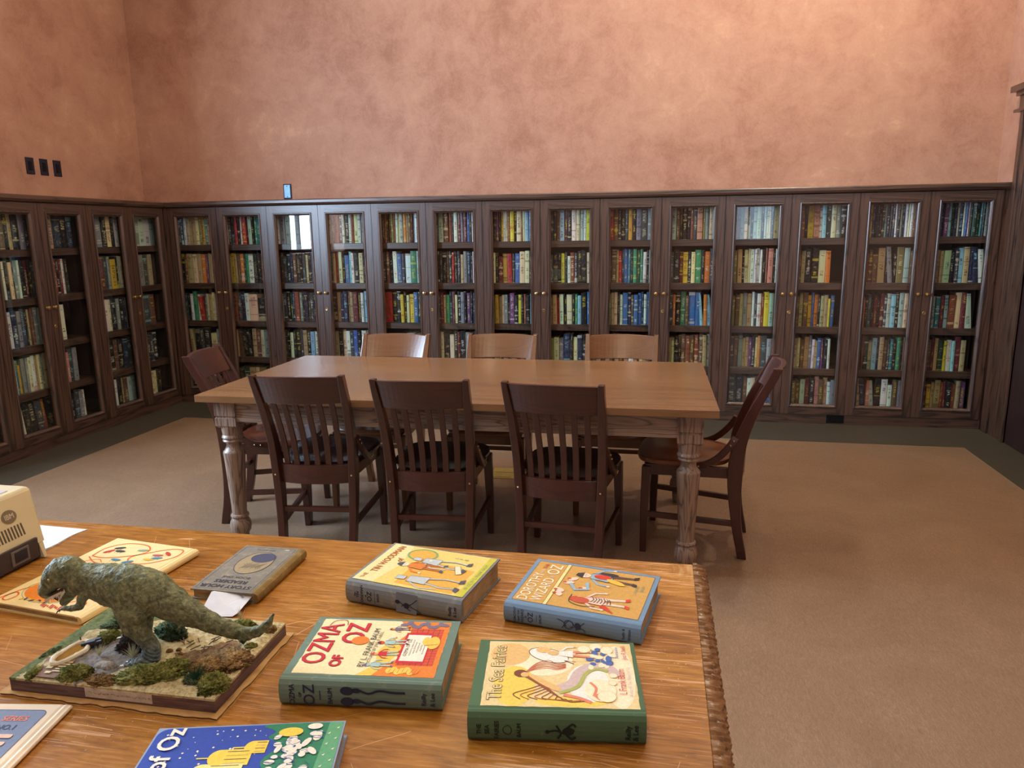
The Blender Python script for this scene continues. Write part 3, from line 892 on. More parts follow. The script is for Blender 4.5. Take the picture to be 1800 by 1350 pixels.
# ------------------------------------------------------------------ display table in the foreground
FT = 0.79                                    # its top
t = NT('worn_golden_oak', 0.36, 0.45, 0, 0.1)
v = t.coord()
grain = t.noise(t.map(v, (0.10, 1, 1)), 130, 5, 0.65, 0.4)
fleck = t.noise(t.map(v, (0.25, 1, 1)), 55, 3, 0.6, 1.2)
broad = t.noise(v, 3.2, 4, 0.6, 0.6)
f = t.math('ADD', t.math('MULTIPLY', grain, 0.45), t.math('ADD', t.math('MULTIPLY', fleck, 0.25), t.math('MULTIPLY', broad, 0.35)))
c = t.ramp(f, [(0.36, srgb(100, 58, 14)), (0.47, srgb(142, 90, 24)), (0.56, srgb(166, 110, 36)), (0.70, srgb(200, 146, 70))])
scr = None
for k_, (rz, sc, th_) in enumerate(((0.5, 60, 0.67), (-0.75, 80, 0.665), (1.9, 70, 0.675), (1.2, 110, 0.665), (2.6, 90, 0.67))):
    q = t.map(v, (0.10, 2.6, 1), (0, 0, rz), (k_ * 3.1, k_ * 1.7, 0))
    nn = t.noise(q, sc, 1, 0.5, 0.15)
    m_ = t.math('MULTIPLY', t.math('SUBTRACT', nn, th_), 25.0, clamp=True)
    scr = m_ if scr is None else t.math('MAXIMUM', scr, m_)
lines = None
for k_, (rz, sc) in enumerate(((0.35, 5.0), (-0.95, 4.0), (1.5, 7.0))):
    q = t.map(v, (0.5, 1, 1), (0, 0, rz), (k_ * 2.3, k_ * 5.1, 0))
    vo = t.n('ShaderNodeTexVoronoi', feature='DISTANCE_TO_EDGE', i_Vector=t.mix(0.12, q, t.n('ShaderNodeTexNoise', i_Vector=q, i_Scale=2.0).outputs['Color']), i_Scale=sc).outputs['Distance']
    m_ = t.math('MULTIPLY', t.math('LESS_THAN', vo, 0.0012), t.math('GREATER_THAN', t.noise(q, 9, 2), 0.56))
    lines = m_ if lines is None else t.math('MAXIMUM', lines, m_)
zone = t.math('MULTIPLY', t.math('SUBTRACT', t.noise(v, 2.1, 3), 0.40), 5.0, clamp=True)
speck = t.math('GREATER_THAN', t.noise(v, 190, 2, 0.5), 0.70)
allm = t.math('MAXIMUM', t.math('MULTIPLY', t.math('MAXIMUM', scr, speck), zone), t.math('MULTIPLY', lines, 0.8))
c = t.mix(t.math('MULTIPLY', allm, 0.7), c, srgb(226, 178, 134))
sx = t.n('ShaderNodeSeparateXYZ', i_0=v)
wx = t.math('MULTIPLY', t.math('SUBTRACT', sx.outputs[0], 0.045), 22.0); wy = t.math('MULTIPLY', t.math('SUBTRACT', sx.outputs[1], 1.38), 11.0)
wear_ = t.math('SUBTRACT', t.math('ADD', t.math('MINIMUM', wx, wy), t.math('MULTIPLY', t.noise(t.map(v, (1, 0.3, 1)), 90, 4, 0.7), 2.4)), 1.35, clamp=True)
c = t.mix(t.math('MULTIPLY', wear_, 0.8), c, srgb(214, 174, 118))
t.col(c)
t.bump(t.math('ADD', t.math('MULTIPLY', allm, -1.0), t.math('MULTIPLY', grain, 0.5)), 0.12, 0.001)
M_FTOP = t.mat
M_CARVE = wood('carved_dark_edge', srgb(140, 98, 54), srgb(62, 40, 22), 'y', 0.4, 0.2, grain=20, stretch=6, line=0.3, fine=0.4)
TX1, TY1, TX0, TY0 = 0.0885, 1.468, -2.15, 0.28
ft = empty('display_table', (0, 0, 0), 0.006, 'golden oak display table in the foreground, worn and scratched, with carved edge', 'table')
mb = MB(); mb.box(TX0, TX1, TY0, TY1, FT - 0.03, FT); mb.build('table_top', M_FTOP, ft, bevel=0.0015)
# carved edge: half-round bead covered in slanting leaves
mb = MB(); NY = 420; NA = 14; rows_ = []
for j in range(NY + 1):
    y = TY0 - 0.0 + (TY1 + 0.004 - TY0) * j / NY
    ring = []
    for i in range(NA + 1):
        a = PI / 2 * 1.05 - (PI * 1.05) * i / NA
        s_ = math.sin(a)
        leaf = math.sin(2 * PI * (y * 26 + 0.9 * s_ + 0.25 * math.sin(y * 53)))
        vein = math.sin(2 * PI * (y * 104 + 2.4 * s_))
        rr = 0.0165 + 0.0042 * (abs(leaf) ** 0.6) - 0.0016 * (vein > 0.3) + 0.0012 * noise.noise((y * 60, a * 3, 0))
        ring.append((TX1 + 0.002 + rr * 1.35 * math.cos(a), y, FT - 0.0185 + rr * s_))
    rows_.append(ring)
mb.loft(rows_, closed=False, cap=False)
ed = mb.build('carved_edge', M_CARVE, ft, smooth=True)
mb = MB()
mb.box(TX0 + 0.05, TX1 - 0.05, TY0 + 0.06, TY0 + 0.085, FT - 0.15, FT - 0.03); mb.box(TX0 + 0.05, TX1 - 0.05, TY1 - 0.085, TY1 - 0.06, FT - 0.15, FT - 0.03)
mb.box(TX1 - 0.085, TX1 - 0.06, TY0 + 0.06, TY1 - 0.06, FT - 0.15, FT - 0.03); mb.box(TX0 + 0.06, TX0 + 0.085, TY0 + 0.06, TY1 - 0.06, FT - 0.15, FT - 0.03)
mb.build('apron', M_CARVE, ft)
for x in (TX0 + 0.10, TX1 - 0.10):
    for y in (TY0 + 0.10, TY1 - 0.10):
        mb = MB(); mb.lathe([(q * 0.9, z * (FT - 0.03) / 0.606) for q, z in legp], seg=20); mb.build('leg', M_CARVE, ft, smooth=True, loc=(x, y, 0))

# ------------------------------------------------------------------ flat colour inks and lettering
_ink = {}


def ink(rgb, rough=0.5):
    k_ = (rgb, rough)
    if k_ not in _ink:
        _ink[k_] = plain('printed_ink_%d_%d_%d' % rgb, srgb(*rgb), rough, 0.3, vary=0.08, scale=220)
    return _ink[k_]


def lift(mb, z, plane='xy', step=2e-6):
    """every printed shape gets its own hair-thin layer so none are coplanar"""
    mb.lift = getattr(mb, 'lift', 0.0) + step
    return z + (mb.lift if plane == 'xy' else -mb.lift)


def text_mesh(mb, s, x, y, size, rot=0, m=0, bold=0.0, xs=1.0, sp=1.0, z=0.0004, align='CENTER', plane='xy'):
    """letters as real thin geometry; x,y = centre of the line"""
    cu = bpy.data.curves.new('t', 'FONT'); cu.body = s; cu.size = size; cu.space_character = sp
    cu.align_x = align; cu.align_y = 'CENTER'; cu.extrude = 0.0; cu.resolution_u = 3
    o = bpy.data.objects.new('t', cu); COL.objects.link(o)
    dg = bpy.context.evaluated_depsgraph_get()
    me = bpy.data.meshes.new_from_object(o.evaluated_get(dg))
    ca_, sa_ = math.cos(rot), math.sin(rot)
    for k_, (ox, oy) in enumerate(((0, 0),) if bold <= 0 else ((0, 0), (bold, 0), (-bold, 0), (0, bold), (0, -bold), (bold * .7, bold * .7), (-bold * .7, -bold * .7), (bold * .7, -bold * .7), (-bold * .7, bold * .7))):
        vs = []; zz = lift(mb, z, plane, 1e-6)
        for vtx in me.vertices:
            a, b = vtx.co.x * xs, vtx.co.y
            X, Y = x + ox + a * ca_ - b * sa_, y + oy + a * sa_ + b * ca_
            vs.append((X, Y, zz) if plane == 'xy' else (X, zz, Y))
        mb.add(vs, [list(p.vertices) for p in me.polygons], m)
    bpy.data.objects.remove(o); bpy.data.curves.remove(cu); bpy.data.meshes.remove(me)


def poly(mb, pts, m, z=0.0003):
    z = lift(mb, z)
    mb.add([(x, y, z) for x, y in pts], [list(range(len(pts)))], m)


def ell(mb, cx, cy, rx, ry, m, z=0.0003, rot=0, seg=28, a0=0, a1=2 * PI):
    n_ = seg
    pts = []
    for j in range(n_):
        a = a0 + (a1 - a0) * j / (n_ if a1 - a0 > 6.28 else n_ - 1)
        p, q = rx * math.cos(a), ry * math.sin(a)
        pts.append((cx + p * math.cos(rot) - q * math.sin(rot), cy + p * math.sin(rot) + q * math.cos(rot)))
    poly(mb, pts, m, z)


def stroke(mb, pts, w, m, z=0.0005, closed=False):
    z = lift(mb, z)
    pts = [Vector((p[0], p[1], 0)) for p in pts]; n_ = len(pts); L_ = []
    for i, p in enumerate(pts):
        a = pts[(i - 1) % n_] if (i > 0 or closed) else p
        b = pts[(i + 1) % n_] if (i < n_ - 1 or closed) else p
        d = (b - a)
        d = d.normalized() if d.length > 0 else Vector((1, 0, 0))
        nrm = Vector((-d.y, d.x, 0)) * w / 2
        L_.append((p + nrm, p - nrm))
    base = len(mb.v)
    for a, b in L_: mb.v += [(a.x, a.y, z), (b.x, b.y, z)]
    for i in range(n_ if closed else n_ - 1):
        j = (i + 1) % n_
        mb.f.append([base + 2 * i, base + 2 * i + 1, base + 2 * j + 1, base + 2 * j]); mb.m.append(m)


def curve_pts(cs, n_=10):
    """Catmull-Rom through control points"""
    out = []
    for i in range(len(cs) - 1):
        p0 = cs[max(i - 1, 0)]; p1 = cs[i]; p2 = cs[i + 1]; p3 = cs[min(i + 2, len(cs) - 1)]
        for k_ in range(n_):
            t_ = k_ / n_
            out.append(tuple(0.5 * ((2 * p1[d]) + (-p0[d] + p2[d]) * t_ + (2 * p0[d] - 5 * p1[d] + 4 * p2[d] - p3[d]) * t_ ** 2 + (-p0[d] + 3 * p1[d] - 3 * p2[d] + p3[d]) * t_ ** 3) for d in (0, 1)))
    out.append(cs[-1]); return out


def hardcover(name, loc, rz, L_, W_, T_, cloth, page, label, cat='book', spine='near', round_=0.006, worn=True, group=None, spine_mat=None):
    """closed book lying flat. local origin at its centre on the table; spine toward -y ('near') or +x ('right').
       local x along L_, y along W_"""
    r = empty(name, loc, rz, label, cat, group)
    x0, x1, y0, y1 = -L_ / 2, L_ / 2, -W_ / 2, W_ / 2
    th = 0.0028; rd = T_ / 2
    mb = MB()
    if spine == 'near':
        prof = []
        prof.append((y1, T_)); prof.append((y0 + 0.012, T_)); prof.append((y0 + 0.008, T_ - 0.0012)); prof.append((y0 + 0.004, T_)); prof.append((y0 - 0.000, T_ - 0.0015))
        for i in range(1, 6):
            a = PI * i / 6; prof.append((y0 - 0.0022 - 0.004 * math.sin(a), T_ - T_ * i / 6))
        prof += [(y0 - 0.000, 0.0015), (y0 + 0.004, 0.0), (y1, 0.0), (y1, th), (y0 + 0.012, th), (y0 + 0.005, th + 0.003), (y0 + 0.005, T_ - th - 0.003), (y0 + 0.012, T_ - th), (y1, T_ - th)]
        ring = lambda x: [(x, y, z) for y, z in prof]
        n_ = 24
        mb.loft([ring(x0 + L_ * i / n_) for i in range(n_ + 1)])
    else:
        prof = [(-x, z) for x, z in [(-x1 * 1.0 if False else -x0 * -1, T_)]]
        prof = [(x0, T_), (x1 - 0.012, T_), (x1 - 0.008, T_ - 0.001), (x1 - 0.004, T_), (x1, T_ - 0.0012)]
        for i in range(1, 6):
            a = PI * i / 6; prof.append((x1 + 0.0018 + 0.003 * math.sin(a), T_ - T_ * i / 6))
        prof += [(x1, 0.0012), (x1 - 0.004, 0), (x0, 0), (x0, th), (x1 - 0.012, th), (x1 - 0.005, th + 0.001), (x1 - 0.005, T_ - th - 0.001), (x1 - 0.012, T_ - th), (x0, T_ - th)]
        n_ = 24
        mb.loft([[(x, y0 + W_ * i / n_, z) for x, z in prof] for i in range(n_ + 1)])
    cv = mb.build('cover', cloth, r, bevel=0)
    mb = MB(); i_ = 0.004
    if spine == 'near': mb.box(x0 + i_, x1 - i_, y0 + 0.006, y1 - i_, th, T_ - th)
    else: mb.box(x0 + i_, x1 - 0.006, y0 + i_, y1 - i_, th, T_ - th)
    mb.build('page_block', page, r)
    return r, cv


# page edges: fine layered lines
t = NT('old_page_edges', 0.85, 0.2)
v = t.coord(); n_ = t.noise(t.map(v, (0.03, 0.03, 1)), 900, 3, 0.6); n2 = t.noise(v, 25, 3)
t.col(t.ramp(t.math('ADD', t.math('MULTIPLY', n_, 0.6), t.math('MULTIPLY', n2, 0.4)), [(0.35, srgb(130, 106, 74)), (0.55, srgb(184, 160, 118)), (0.7, srgb(214, 196, 156))])); t.bump(n_, 0.3, 0.001)
M_PGE = t.mat


def cloth_mat(name, c, worn=(0.62, 0.6, 0.5, 1), amt=1.6, rough=0.7, lo=0.56):
    t = NT(name, rough, 0.25)
    v = t.coord(); n1_ = t.noise(v, 45, 5, 0.7); n2_ = t.noise(v, 700, 2, 0.5); n3_ = t.noise(v, 9, 3)
    b_ = t.mix(t.math('MULTIPLY', n3_, 0.35), c, tuple(x * 0.6 for x in c[:3]) + (1,))
    t.col(t.mix(t.math('MULTIPLY', t.math('SUBTRACT', n1_, lo), amt * 2, clamp=True), b_, worn)); t.bump(n2_, 0.15, 0.0005)
    return t.mat


rg = random.Random(3)


def on_spine(mb, s, x, z, size, T_, m, bold=0.0, xs=1.0):
    """spine lettering: baseline runs up the spine's thickness, tops toward -x"""
    text_mesh(mb, s, x, z, size, PI / 2, m, bold, xs, plane='xz')


def wavy_edge_box(x0, x1, y0, y1, n_=18, j=0.0006):
    pts = []
    for i in range(n_): pts.append((x0 + (x1 - x0) * i / n_, y0 + rg.uniform(-j, j)))
    for i in range(n_): pts.append((x1 + rg.uniform(-j, j), y0 + (y1 - y0) * i / n_))
    for i in range(n_): pts.append((x1 - (x1 - x0) * i / n_, y1 + rg.uniform(-j, j)))
    for i in range(n_): pts.append((x0 + rg.uniform(-j, j), y1 - (y1 - y0) * i / n_))
    return pts


def figure(mb, x, y, s, mats, rot=0, z=0.0006):
    """an anonymous little costumed figure lying along +x (head at -x): generic book illustration"""
    ca_, sa_ = math.cos(rot), math.sin(rot)
    P = lambda a, b: (x + s * (a * ca_ - b * sa_), y + s * (a * sa_ + b * ca_))
    skin, body, dark, trim = mats
    poly(mb, [P(0.16, -0.10), P(0.16, 0.10), P(0.5, 0.16), P(0.56, 0.0), P(0.5, -0.16)], body, z)
    for sg in (-1, 1):
        poly(mb, [P(0.5, sg * 0.02), P(0.5, sg * 0.12), P(0.92, sg * 0.14), P(0.94, sg * 0.08)], trim, z + 0.0001)
        poly(mb, [P(0.92, sg * 0.06), P(0.91, sg * 0.16), P(1.0, sg * 0.20), P(1.0, sg * 0.10)], dark, z + 0.0002)
        stroke(mb, [P(0.2, sg * 0.10), P(0.34, sg * 0.28), P(0.5, sg * 0.30)], 0.05 * s, body, z + 0.0001)
        ell(mb, *P(0.53, sg * 0.31), 0.035 * s, 0.035 * s, skin, z + 0.0002, seg=8)
    ell(mb, *P(0.05, 0), 0.105 * s, 0.09 * s, skin, z + 0.0001, seg=14)
    poly(mb, [P(0.02, -0.11), P(0.02, 0.11), P(-0.10, 0.05), P(-0.12, -0.04)], dark, z + 0.0002)
    for q in (-0.03, 0.03): ell(mb, *P(0.06, q), 0.010 * s, 0.010 * s, dark, z + 0.0003, seg=6)
    stroke(mb, [P(0.16, -0.10), P(0.5, -0.16), P(0.56, 0), P(0.5, 0.16), P(0.16, 0.10)], 0.012 * s, dark, z + 0.0003)


# ---- 1: green-bordered book with big red title
GRN = cloth_mat('sage_green_cloth', srgb(112, 136, 122), srgb(168, 172, 150))
bk, cv = hardcover('hardcover_book', (-0.4225, 0.9909, FT), 0.1091, 0.2408, 0.1771, 0.0422, GRN, M_PGE,
                   'sage-green hardcover with red OZMA OF OZ lettering on its cover, nearest the diorama')
Hh = 0.0422
mats = [ink((240, 226, 176)), ink((204, 44, 62)), ink((60, 60, 66)), ink((228, 130, 52)), ink((214, 84, 60)), ink((236, 200, 90)), ink((120, 110, 130)), ink((170, 200, 196)), ink((244, 236, 214)), ink((120, 40, 46)), ink((230, 176, 128))]
mb = MB()
x0, x1, y0, y1 = -0.108, 0.106, -0.074, 0.082
poly(mb, wavy_edge_box(x0, x1, y0, y1), 0, Hh + 0.0002)
poly(mb, [(0.005, y0), (x1, y0), (x1, y1), (0.022, y1), (0.045, 0.05), (0.03, 0.02), (0.05, -0.02), (0.02, -0.05)], 3, Hh + 0.0003)
poly(mb, [(-0.012, y0), (0.012, y0), (0.03, -0.04), (0.042, 0.0), (0.022, 0.03), (0.005, -0.01), (0.012, -0.045)], 5, Hh + 0.00032)
poly(mb, [(0.042, -0.045), (0.098, -0.045), (0.098, 0.060), (0.048, 0.060)], 4, Hh + 0.0004)
for i in range(6):
    stroke(mb, [(0.090 - 0.009 * i, -0.045), (0.091 - 0.009 * i, 0.060)], 0.0006, 9, Hh + 0.0005)
for i in range(14):
    stroke(mb, [(0.042, -0.044 + 0.0075 * i), (0.098, -0.041 + 0.0075 * i)], 0.0004, 9, Hh + 0.0005)
poly(mb, [(0.040, -0.040), (0.083, -0.040), (0.083, 0.046), (0.040, 0.046)], 1, Hh + 0.0006)
poly(mb, [(0.044, -0.034), (0.081, -0.034), (0.081, 0.040), (0.044, 0.040)], 8, Hh + 0.0007)
zt = Hh + 0.0010
text_mesh(mb, 'OZMA OF OZ', 0.050, 0.003, 0.0078, PI / 2, 2, z=zt)
for i, (tx, sz) in enumerate((('A Record of her adventures with', 0.0034), ('and the Tin Woodman', 0.0036), ('the Scarecrow and', 0.0036), ('the good folks', 0.0032), ('too numerous to mention', 0.0034))):
    text_mesh(mb, tx, 0.0568 + 0.0047 * i, 0.003, sz, PI / 2, 2, z=zt)
# title
text_mesh(mb, 'OZMA', -0.086, 0.008, 0.050, PI / 2, 9, bold=0.0009, xs=0.80, z=Hh + 0.0007)
text_mesh(mb, 'OZMA', -0.086, 0.008, 0.050, PI / 2, 1, bold=0.0002, xs=0.80, z=Hh + 0.0009)
text_mesh(mb, 'OF', -0.050, -0.040, 0.024, PI / 2, 9, bold=0.0012, z=Hh + 0.0007)
text_mesh(mb, 'OF', -0.050, -0.040, 0.024, PI / 2, 1, bold=0.0006, z=Hh + 0.0009)
text_mesh(mb, 'OZ', -0.042, 0.040, 0.050, PI / 2, 9, bold=0.0012, xs=0.85, z=Hh + 0.0007)
text_mesh(mb, 'OZ', -0.042, 0.040, 0.050, PI / 2, 1, bold=0.0005, xs=0.85, z=Hh + 0.0009)
ell(mb, -0.030, 0.018, 0.014, 0.012, 3, Hh + 0.0011)
stroke(mb, curve_pts([(-0.094, 0.060), (-0.088, 0.076), (-0.070, 0.078), (-0.064, 0.062)]), 0.0012, 9, Hh + 0.0009)
text_mesh(mb, 'BY L. FRANK BAUM', -0.010, 0.001, 0.0135, PI / 2, 2, xs=0.95, z=Hh + 0.0009)
text_mesh(mb, 'PICTURED BY JNO. R. NEILL', -0.001, 0.000, 0.0072, PI / 2, 2, xs=1.05, z=Hh + 0.0009)
# side figures beside the plaque
for (x, y, s_, ms) in ((0.012, 0.055, 0.030, (3, 6, 9, 6)), (0.004, 0.014, 0.044, (4, 7, 9, 7)), (0.002, -0.018, 0.040, (10, 1, 4, 7)), (-0.002, -0.048, 0.040, (7, 7, 6, 7))):
    figure(mb, x, y, s_, ms, 0.1, Hh + 0.0008)
for i in range(10):
    ell(mb, 0.03 + i * 0.0075, 0.070 + 0.006 * math.sin(i * 1.7), 0.007, 0.0045, 6, Hh + 0.0005, rot=i)
for i in range(7):
    ell(mb, 0.036 + 0.0065 * i, -0.060 + 0.003 * math.sin(i * 2.1), 0.0055, 0.0075, 5 if i < 6 else 3, Hh + 0.0005)
    stroke(mb, [(0.036 + 0.0065 * i, -0.066), (0.038 + 0.0065 * i, -0.055)], 0.0006, 4, Hh + 0.0006)
ell(mb, 0.088, 0.018, 0.010, 0.018, 5, Hh + 0.0008); ell(mb, 0.076, 0.022, 0.006, 0.012, 5, Hh + 0.0009); stroke(mb, [(0.076, 0.01), (0.096, 0.014)], 0.001, 3, Hh + 0.001)
mb.build('cover_print', mats, bk)
SPI = ink((44, 50, 74)); mb = MB(); ys = -0.1771 / 2 - 0.0067
for tx, x, s_ in (('OZMA', -0.100, 0.0115), ('OF', -0.088, 0.006), ('OZ', -0.074, 0.024), ('BAUM', -0.043, 0.0095), ('Reilly', 0.095, 0.0095), ('& Lee', 0.108, 0.0095)):
    text_mesh(mb, tx, x, 0.021, s_, PI / 2, 0, bold=0.0002, plane='xz', z=ys)
mb.add([(-0.059, ys, 0.014), (-0.0575, ys, 0.014), (-0.0575, ys, 0.029), (-0.059, ys, 0.029)], [(0, 1, 2, 3)])


def blobxz(mb, cx, cz, rx, rz_, y, m=0, seg=14):
    mb.add([(cx + rx * math.cos(2 * PI * j / seg), y, cz + rz_ * math.sin(2 * PI * j / seg)) for j in range(seg)], [list(range(seg))], m)


def xzstroke(mb, pts, w, y, m=0):
    n0 = len(mb.v); stroke(mb, pts, w, m, 0)
    for i in range(n0, len(mb.v)):
        a, b, c_ = mb.v[i]; mb.v[i] = (a, y - c_, b)


for cz in (0.013, 0.030):
    blobxz(mb, -0.018, cz, 0.010, 0.007, ys)
    blobxz(mb, -0.004, cz + 0.001, 0.007, 0.004, ys)
    xzstroke(mb, curve_pts([(0, cz + 0.002), (0.014, cz - 0.003), (0.03, cz + 0.002), (0.05, cz), (0.068, cz)], 6), 0.0035, ys)
mb.build('spine_print', SPI, bk)

# ---- 2: green book with mermaid-like sea scene (kept as plain shapes)
GR2 = cloth_mat('leaf_green_cloth', srgb(82, 112, 82), srgb(150, 166, 128), lo=0.62)
bk, cv = hardcover('hardcover_book', (-0.1344, 0.9672, FT), 0.1345, 0.2399, 0.1784, 0.0442, GR2, M_PGE, 'green hardcover with THE SEA FAIRIES in outlined letters, nearest the table corner')
Hh = 0.0442
mats = [ink((228, 206, 150)), ink((176, 160, 66)), ink((96, 84, 40)), ink((246, 232, 196)), ink((176, 92, 56)), ink((120, 66, 46)), ink((226, 186, 120)), ink((72, 104, 170)), ink((222, 132, 104)), ink((206, 184, 180)), ink((170, 178, 96)), ink((196, 60, 70)), ink((240, 236, 226)), ink((232, 206, 92))]
mb = MB(); x0, x1, y0, y1 = -0.104, 0.1135, -0.0775, 0.085
poly(mb, wavy_edge_box(x0, x1, y0, y1), 0, Hh + 0.0002)
for (cx, cy, rx, ry, m_) in ((0.09, 0, 0.024, 0.08, 3), (-0.06, -0.03, 0.03, 0.05, 13), (-0.07, 0.05, 0.03, 0.03, 6), (0.02, -0.065, 0.05, 0.011, 13), (-0.02, 0.03, 0.045, 0.035, 3), (0.045, -0.02, 0.03, 0.045, 12)):
    ell(mb, cx, cy, min(rx, x1 - cx, cx - x0), min(ry, y1 - cy, cy - y0), m_, Hh + 0.00025 + 0.00003 * m_ * 0.1)
text_mesh(mb, 'The Sea Fairies', -0.086, 0.004, 0.0275, PI / 2, 2, bold=0.0010, xs=0.82, z=Hh + 0.0006)
text_mesh(mb, 'The Sea Fairies', -0.086, 0.004, 0.0275, PI / 2, 0, bold=0.0002, xs=0.82, z=Hh + 0.0008)
# swirling hair, tail, hoop, small figure, bubbles
for k_ in range(9):
    a = -0.048 + 0.004 * k_
    stroke(mb, curve_pts([(-0.055, -0.002), (-0.035, -0.010 - 0.001 * k_), (-0.02 + 0.003 * k_, -0.024 - 0.004 * k_), (-0.035 + 0.006 * k_, -0.036 - 0.003 * k_), (-0.06 + 0.010 * k_, -0.050 - 0.002 * k_), (-0.05 + 0.012 * k_, -0.062)], 6), 0.0016, 4 if k_ % 2 else 5, Hh + 0.0006)
for k_ in range(6):
    stroke(mb, curve_pts([(-0.045, 0.002), (-0.03, 0.010 + 0.003 * k_), (-0.012, 0.014 + 0.004 * k_), (0.0, 0.010 + 0.003 * k_), (0.014, 0.016 + 0.002 * k_)], 6), 0.0014, 4 if k_ % 2 else 8, Hh + 0.0006)
ell(mb, -0.052, -0.001, 0.010, 0.009, 5, Hh + 0.0007); ell(mb, -0.046, -0.004, 0.006, 0.006, 6, Hh + 0.0008)
poly(mb, curve_pts([(-0.035, -0.002), (-0.012, -0.020), (0.006, -0.034), (0.0, -0.042), (-0.022, -0.026), (-0.04, -0.008)], 5), 6, Hh + 0.0008)
stroke(mb, curve_pts([(0.0, -0.038), (0.022, -0.022), (0.034, 0.006), (0.054, 0.022), (0.078, 0.016), (0.086, -0.004)], 8), 0.016, 9, Hh + 0.0007)
stroke(mb, curve_pts([(0.004, -0.046), (0.030, -0.030), (0.042, 0.0), (0.058, 0.014), (0.076, 0.008)], 8), 0.006, 10, Hh + 0.0008)
stroke(mb, curve_pts([(0.010, -0.050), (0.030, -0.056), (0.048, -0.066)], 6), 0.006, 8, Hh + 0.0008)
ell(mb, 0.062, -0.038, 0.022, 0.026, 3, Hh + 0.0009); stroke(mb, curve_pts([(0.048, -0.020), (0.056, -0.034), (0.052, -0.052)], 6), 0.004, 8, Hh + 0.0010); poly(mb, [(0.050, -0.05), (0.062, -0.044), (0.060, -0.062)], 8, Hh + 0.001)
cs = [(-0.012 + 0.030 * math.cos(a), 0.048 + 0.018 * math.sin(a) - 0.3 * 0.030 * math.cos(a)) for a in [2 * PI * i / 28 for i in range(28)]]
poly(mb, cs, 12, Hh + 0.0005); stroke(mb, cs, 0.0011, 2, Hh + 0.0007, closed=True)
ell(mb, -0.020, 0.062, 0.011, 0.008, 6, Hh + 0.0008); stroke(mb, [(0.012, 0.034), (0.026, 0.026)], 0.0015, 5, Hh + 0.0008)
figure(mb, -0.006, 0.054, 0.062, (6, 12, 6, 8), -0.05, Hh + 0.0008)
for i in range(16):
    x = 0.052 + 0.004 * (i % 8) + rg.uniform(-0.003, 0.003); y = 0.018 + 0.05 * ((i * 37) % 17) / 17
    ell(mb, x, y, rg.uniform(0.003, 0.008), rg.uniform(0.003, 0.007), 7 if i % 3 else 3, Hh + 0.0009 + 0.00002 * i, rot=i)
for (x, y, r_) in ((0.042, 0.066, 0.010), (0.060, 0.072, 0.010), (0.076, 0.064, 0.010), (0.080, -0.02, 0.006), (0.082, -0.002, 0.006), (0.070, -0.052, 0.013)):
    ell(mb, x, y, r_, r_, 3, Hh + 0.0010); stroke(mb, [(x + r_ * math.cos(a), y + r_ * math.sin(a)) for a in [2 * PI * i / 16 for i in range(16)]], 0.0005, 6, Hh + 0.0011, closed=True)
text_mesh(mb, 'L Frank Baum', 0.094, -0.016, 0.0155, PI / 2, 11, xs=0.72, z=Hh + 0.0013)
text_mesh(mb, 'Author of The Wizard of Oz', 0.1045, -0.016, 0.0075, PI / 2, 9, xs=0.8, z=Hh + 0.0013)
text_mesh(mb, 'Illustrated by', 0.091, 0.058, 0.0070, PI / 2, 7, xs=0.8, z=Hh + 0.0013)
text_mesh(mb, 'Jno R Neill', 0.102, 0.058, 0.0105, PI / 2, 11, xs=0.8, z=Hh + 0.0013)
mb.build('cover_print', mats, bk)
mb = MB(); ys = -0.1784 / 2 - 0.0067
for tx, x, s_ in (('THE', -0.104, 0.0085), ('SEA', -0.093, 0.0085), ('FAIRIES', -0.080, 0.0085), ('BAUM', -0.050, 0.0078), ('Reilly', 0.096, 0.0100), ('& Lee', 0.106, 0.0100)):
    text_mesh(mb, tx, x, 0.021, s_, PI / 2, 0, bold=0.0002, plane='xz', z=ys)
xzstroke(mb, [(-0.066 + 0.006 * math.cos(a), 0.021 + 0.006 * math.sin(a) * (1.2 if math.cos(a) > 0 else 1)) for a in [2 * PI * i / 14 for i in range(15)]], 0.0009, ys)
for pts in ([(-0.012, 0.020), (0.0, 0.022), (0.012, 0.018), (0.024, 0.024)], [(0.0, 0.03), (0.006, 0.018), (0.002, 0.010)], [(0.012, 0.018), (0.020, 0.010), (0.026, 0.013)], [(0.014, 0.026), (0.022, 0.032), (0.026, 0.028)]):
    xzstroke(mb, curve_pts(pts, 5), 0.0028, ys)
blobxz(mb, -0.012, 0.020, 0.003, 0.003, ys); blobxz(mb, 0.016, 0.021, 0.008, 0.006, ys)
mb.build('spine_print', ink((26, 38, 36)), bk)

# ---- 3: grey-spined yellow book
GR3 = cloth_mat('worn_grey_cloth', srgb(130, 134, 134), srgb(172, 168, 150), lo=0.54)
bk, cv = hardcover('hardcover_book', (-0.4299, 1.2679, FT), -0.1712, 0.2377, 0.1792, 0.0438, GR3, M_PGE, 'thick yellow hardcover with worn grey spine, title TIN WOODMAN, behind the green OZMA book')
Hh = 0.0438
mats = [ink((230, 206, 118)), ink((184, 104, 48)), ink((128, 168, 112)), ink((226, 174, 76)), ink((190, 200, 200)), ink((80, 84, 92)), ink((222, 128, 52)), ink((232, 222, 160)), ink((204, 196, 70)), ink((240, 226, 196)), ink((108, 112, 112))]
mb = MB(); x0, x1, y0, y1 = -0.113, 0.114, -0.080, 0.086
poly(mb, wavy_edge_box(x0, x1, y0, y1), 0, Hh + 0.0002)
poly(mb, [(x0, y0), (-0.07, y0), (-0.055, 0.0), (-0.07, y1), (x0, y1)], 7, Hh + 0.0003)
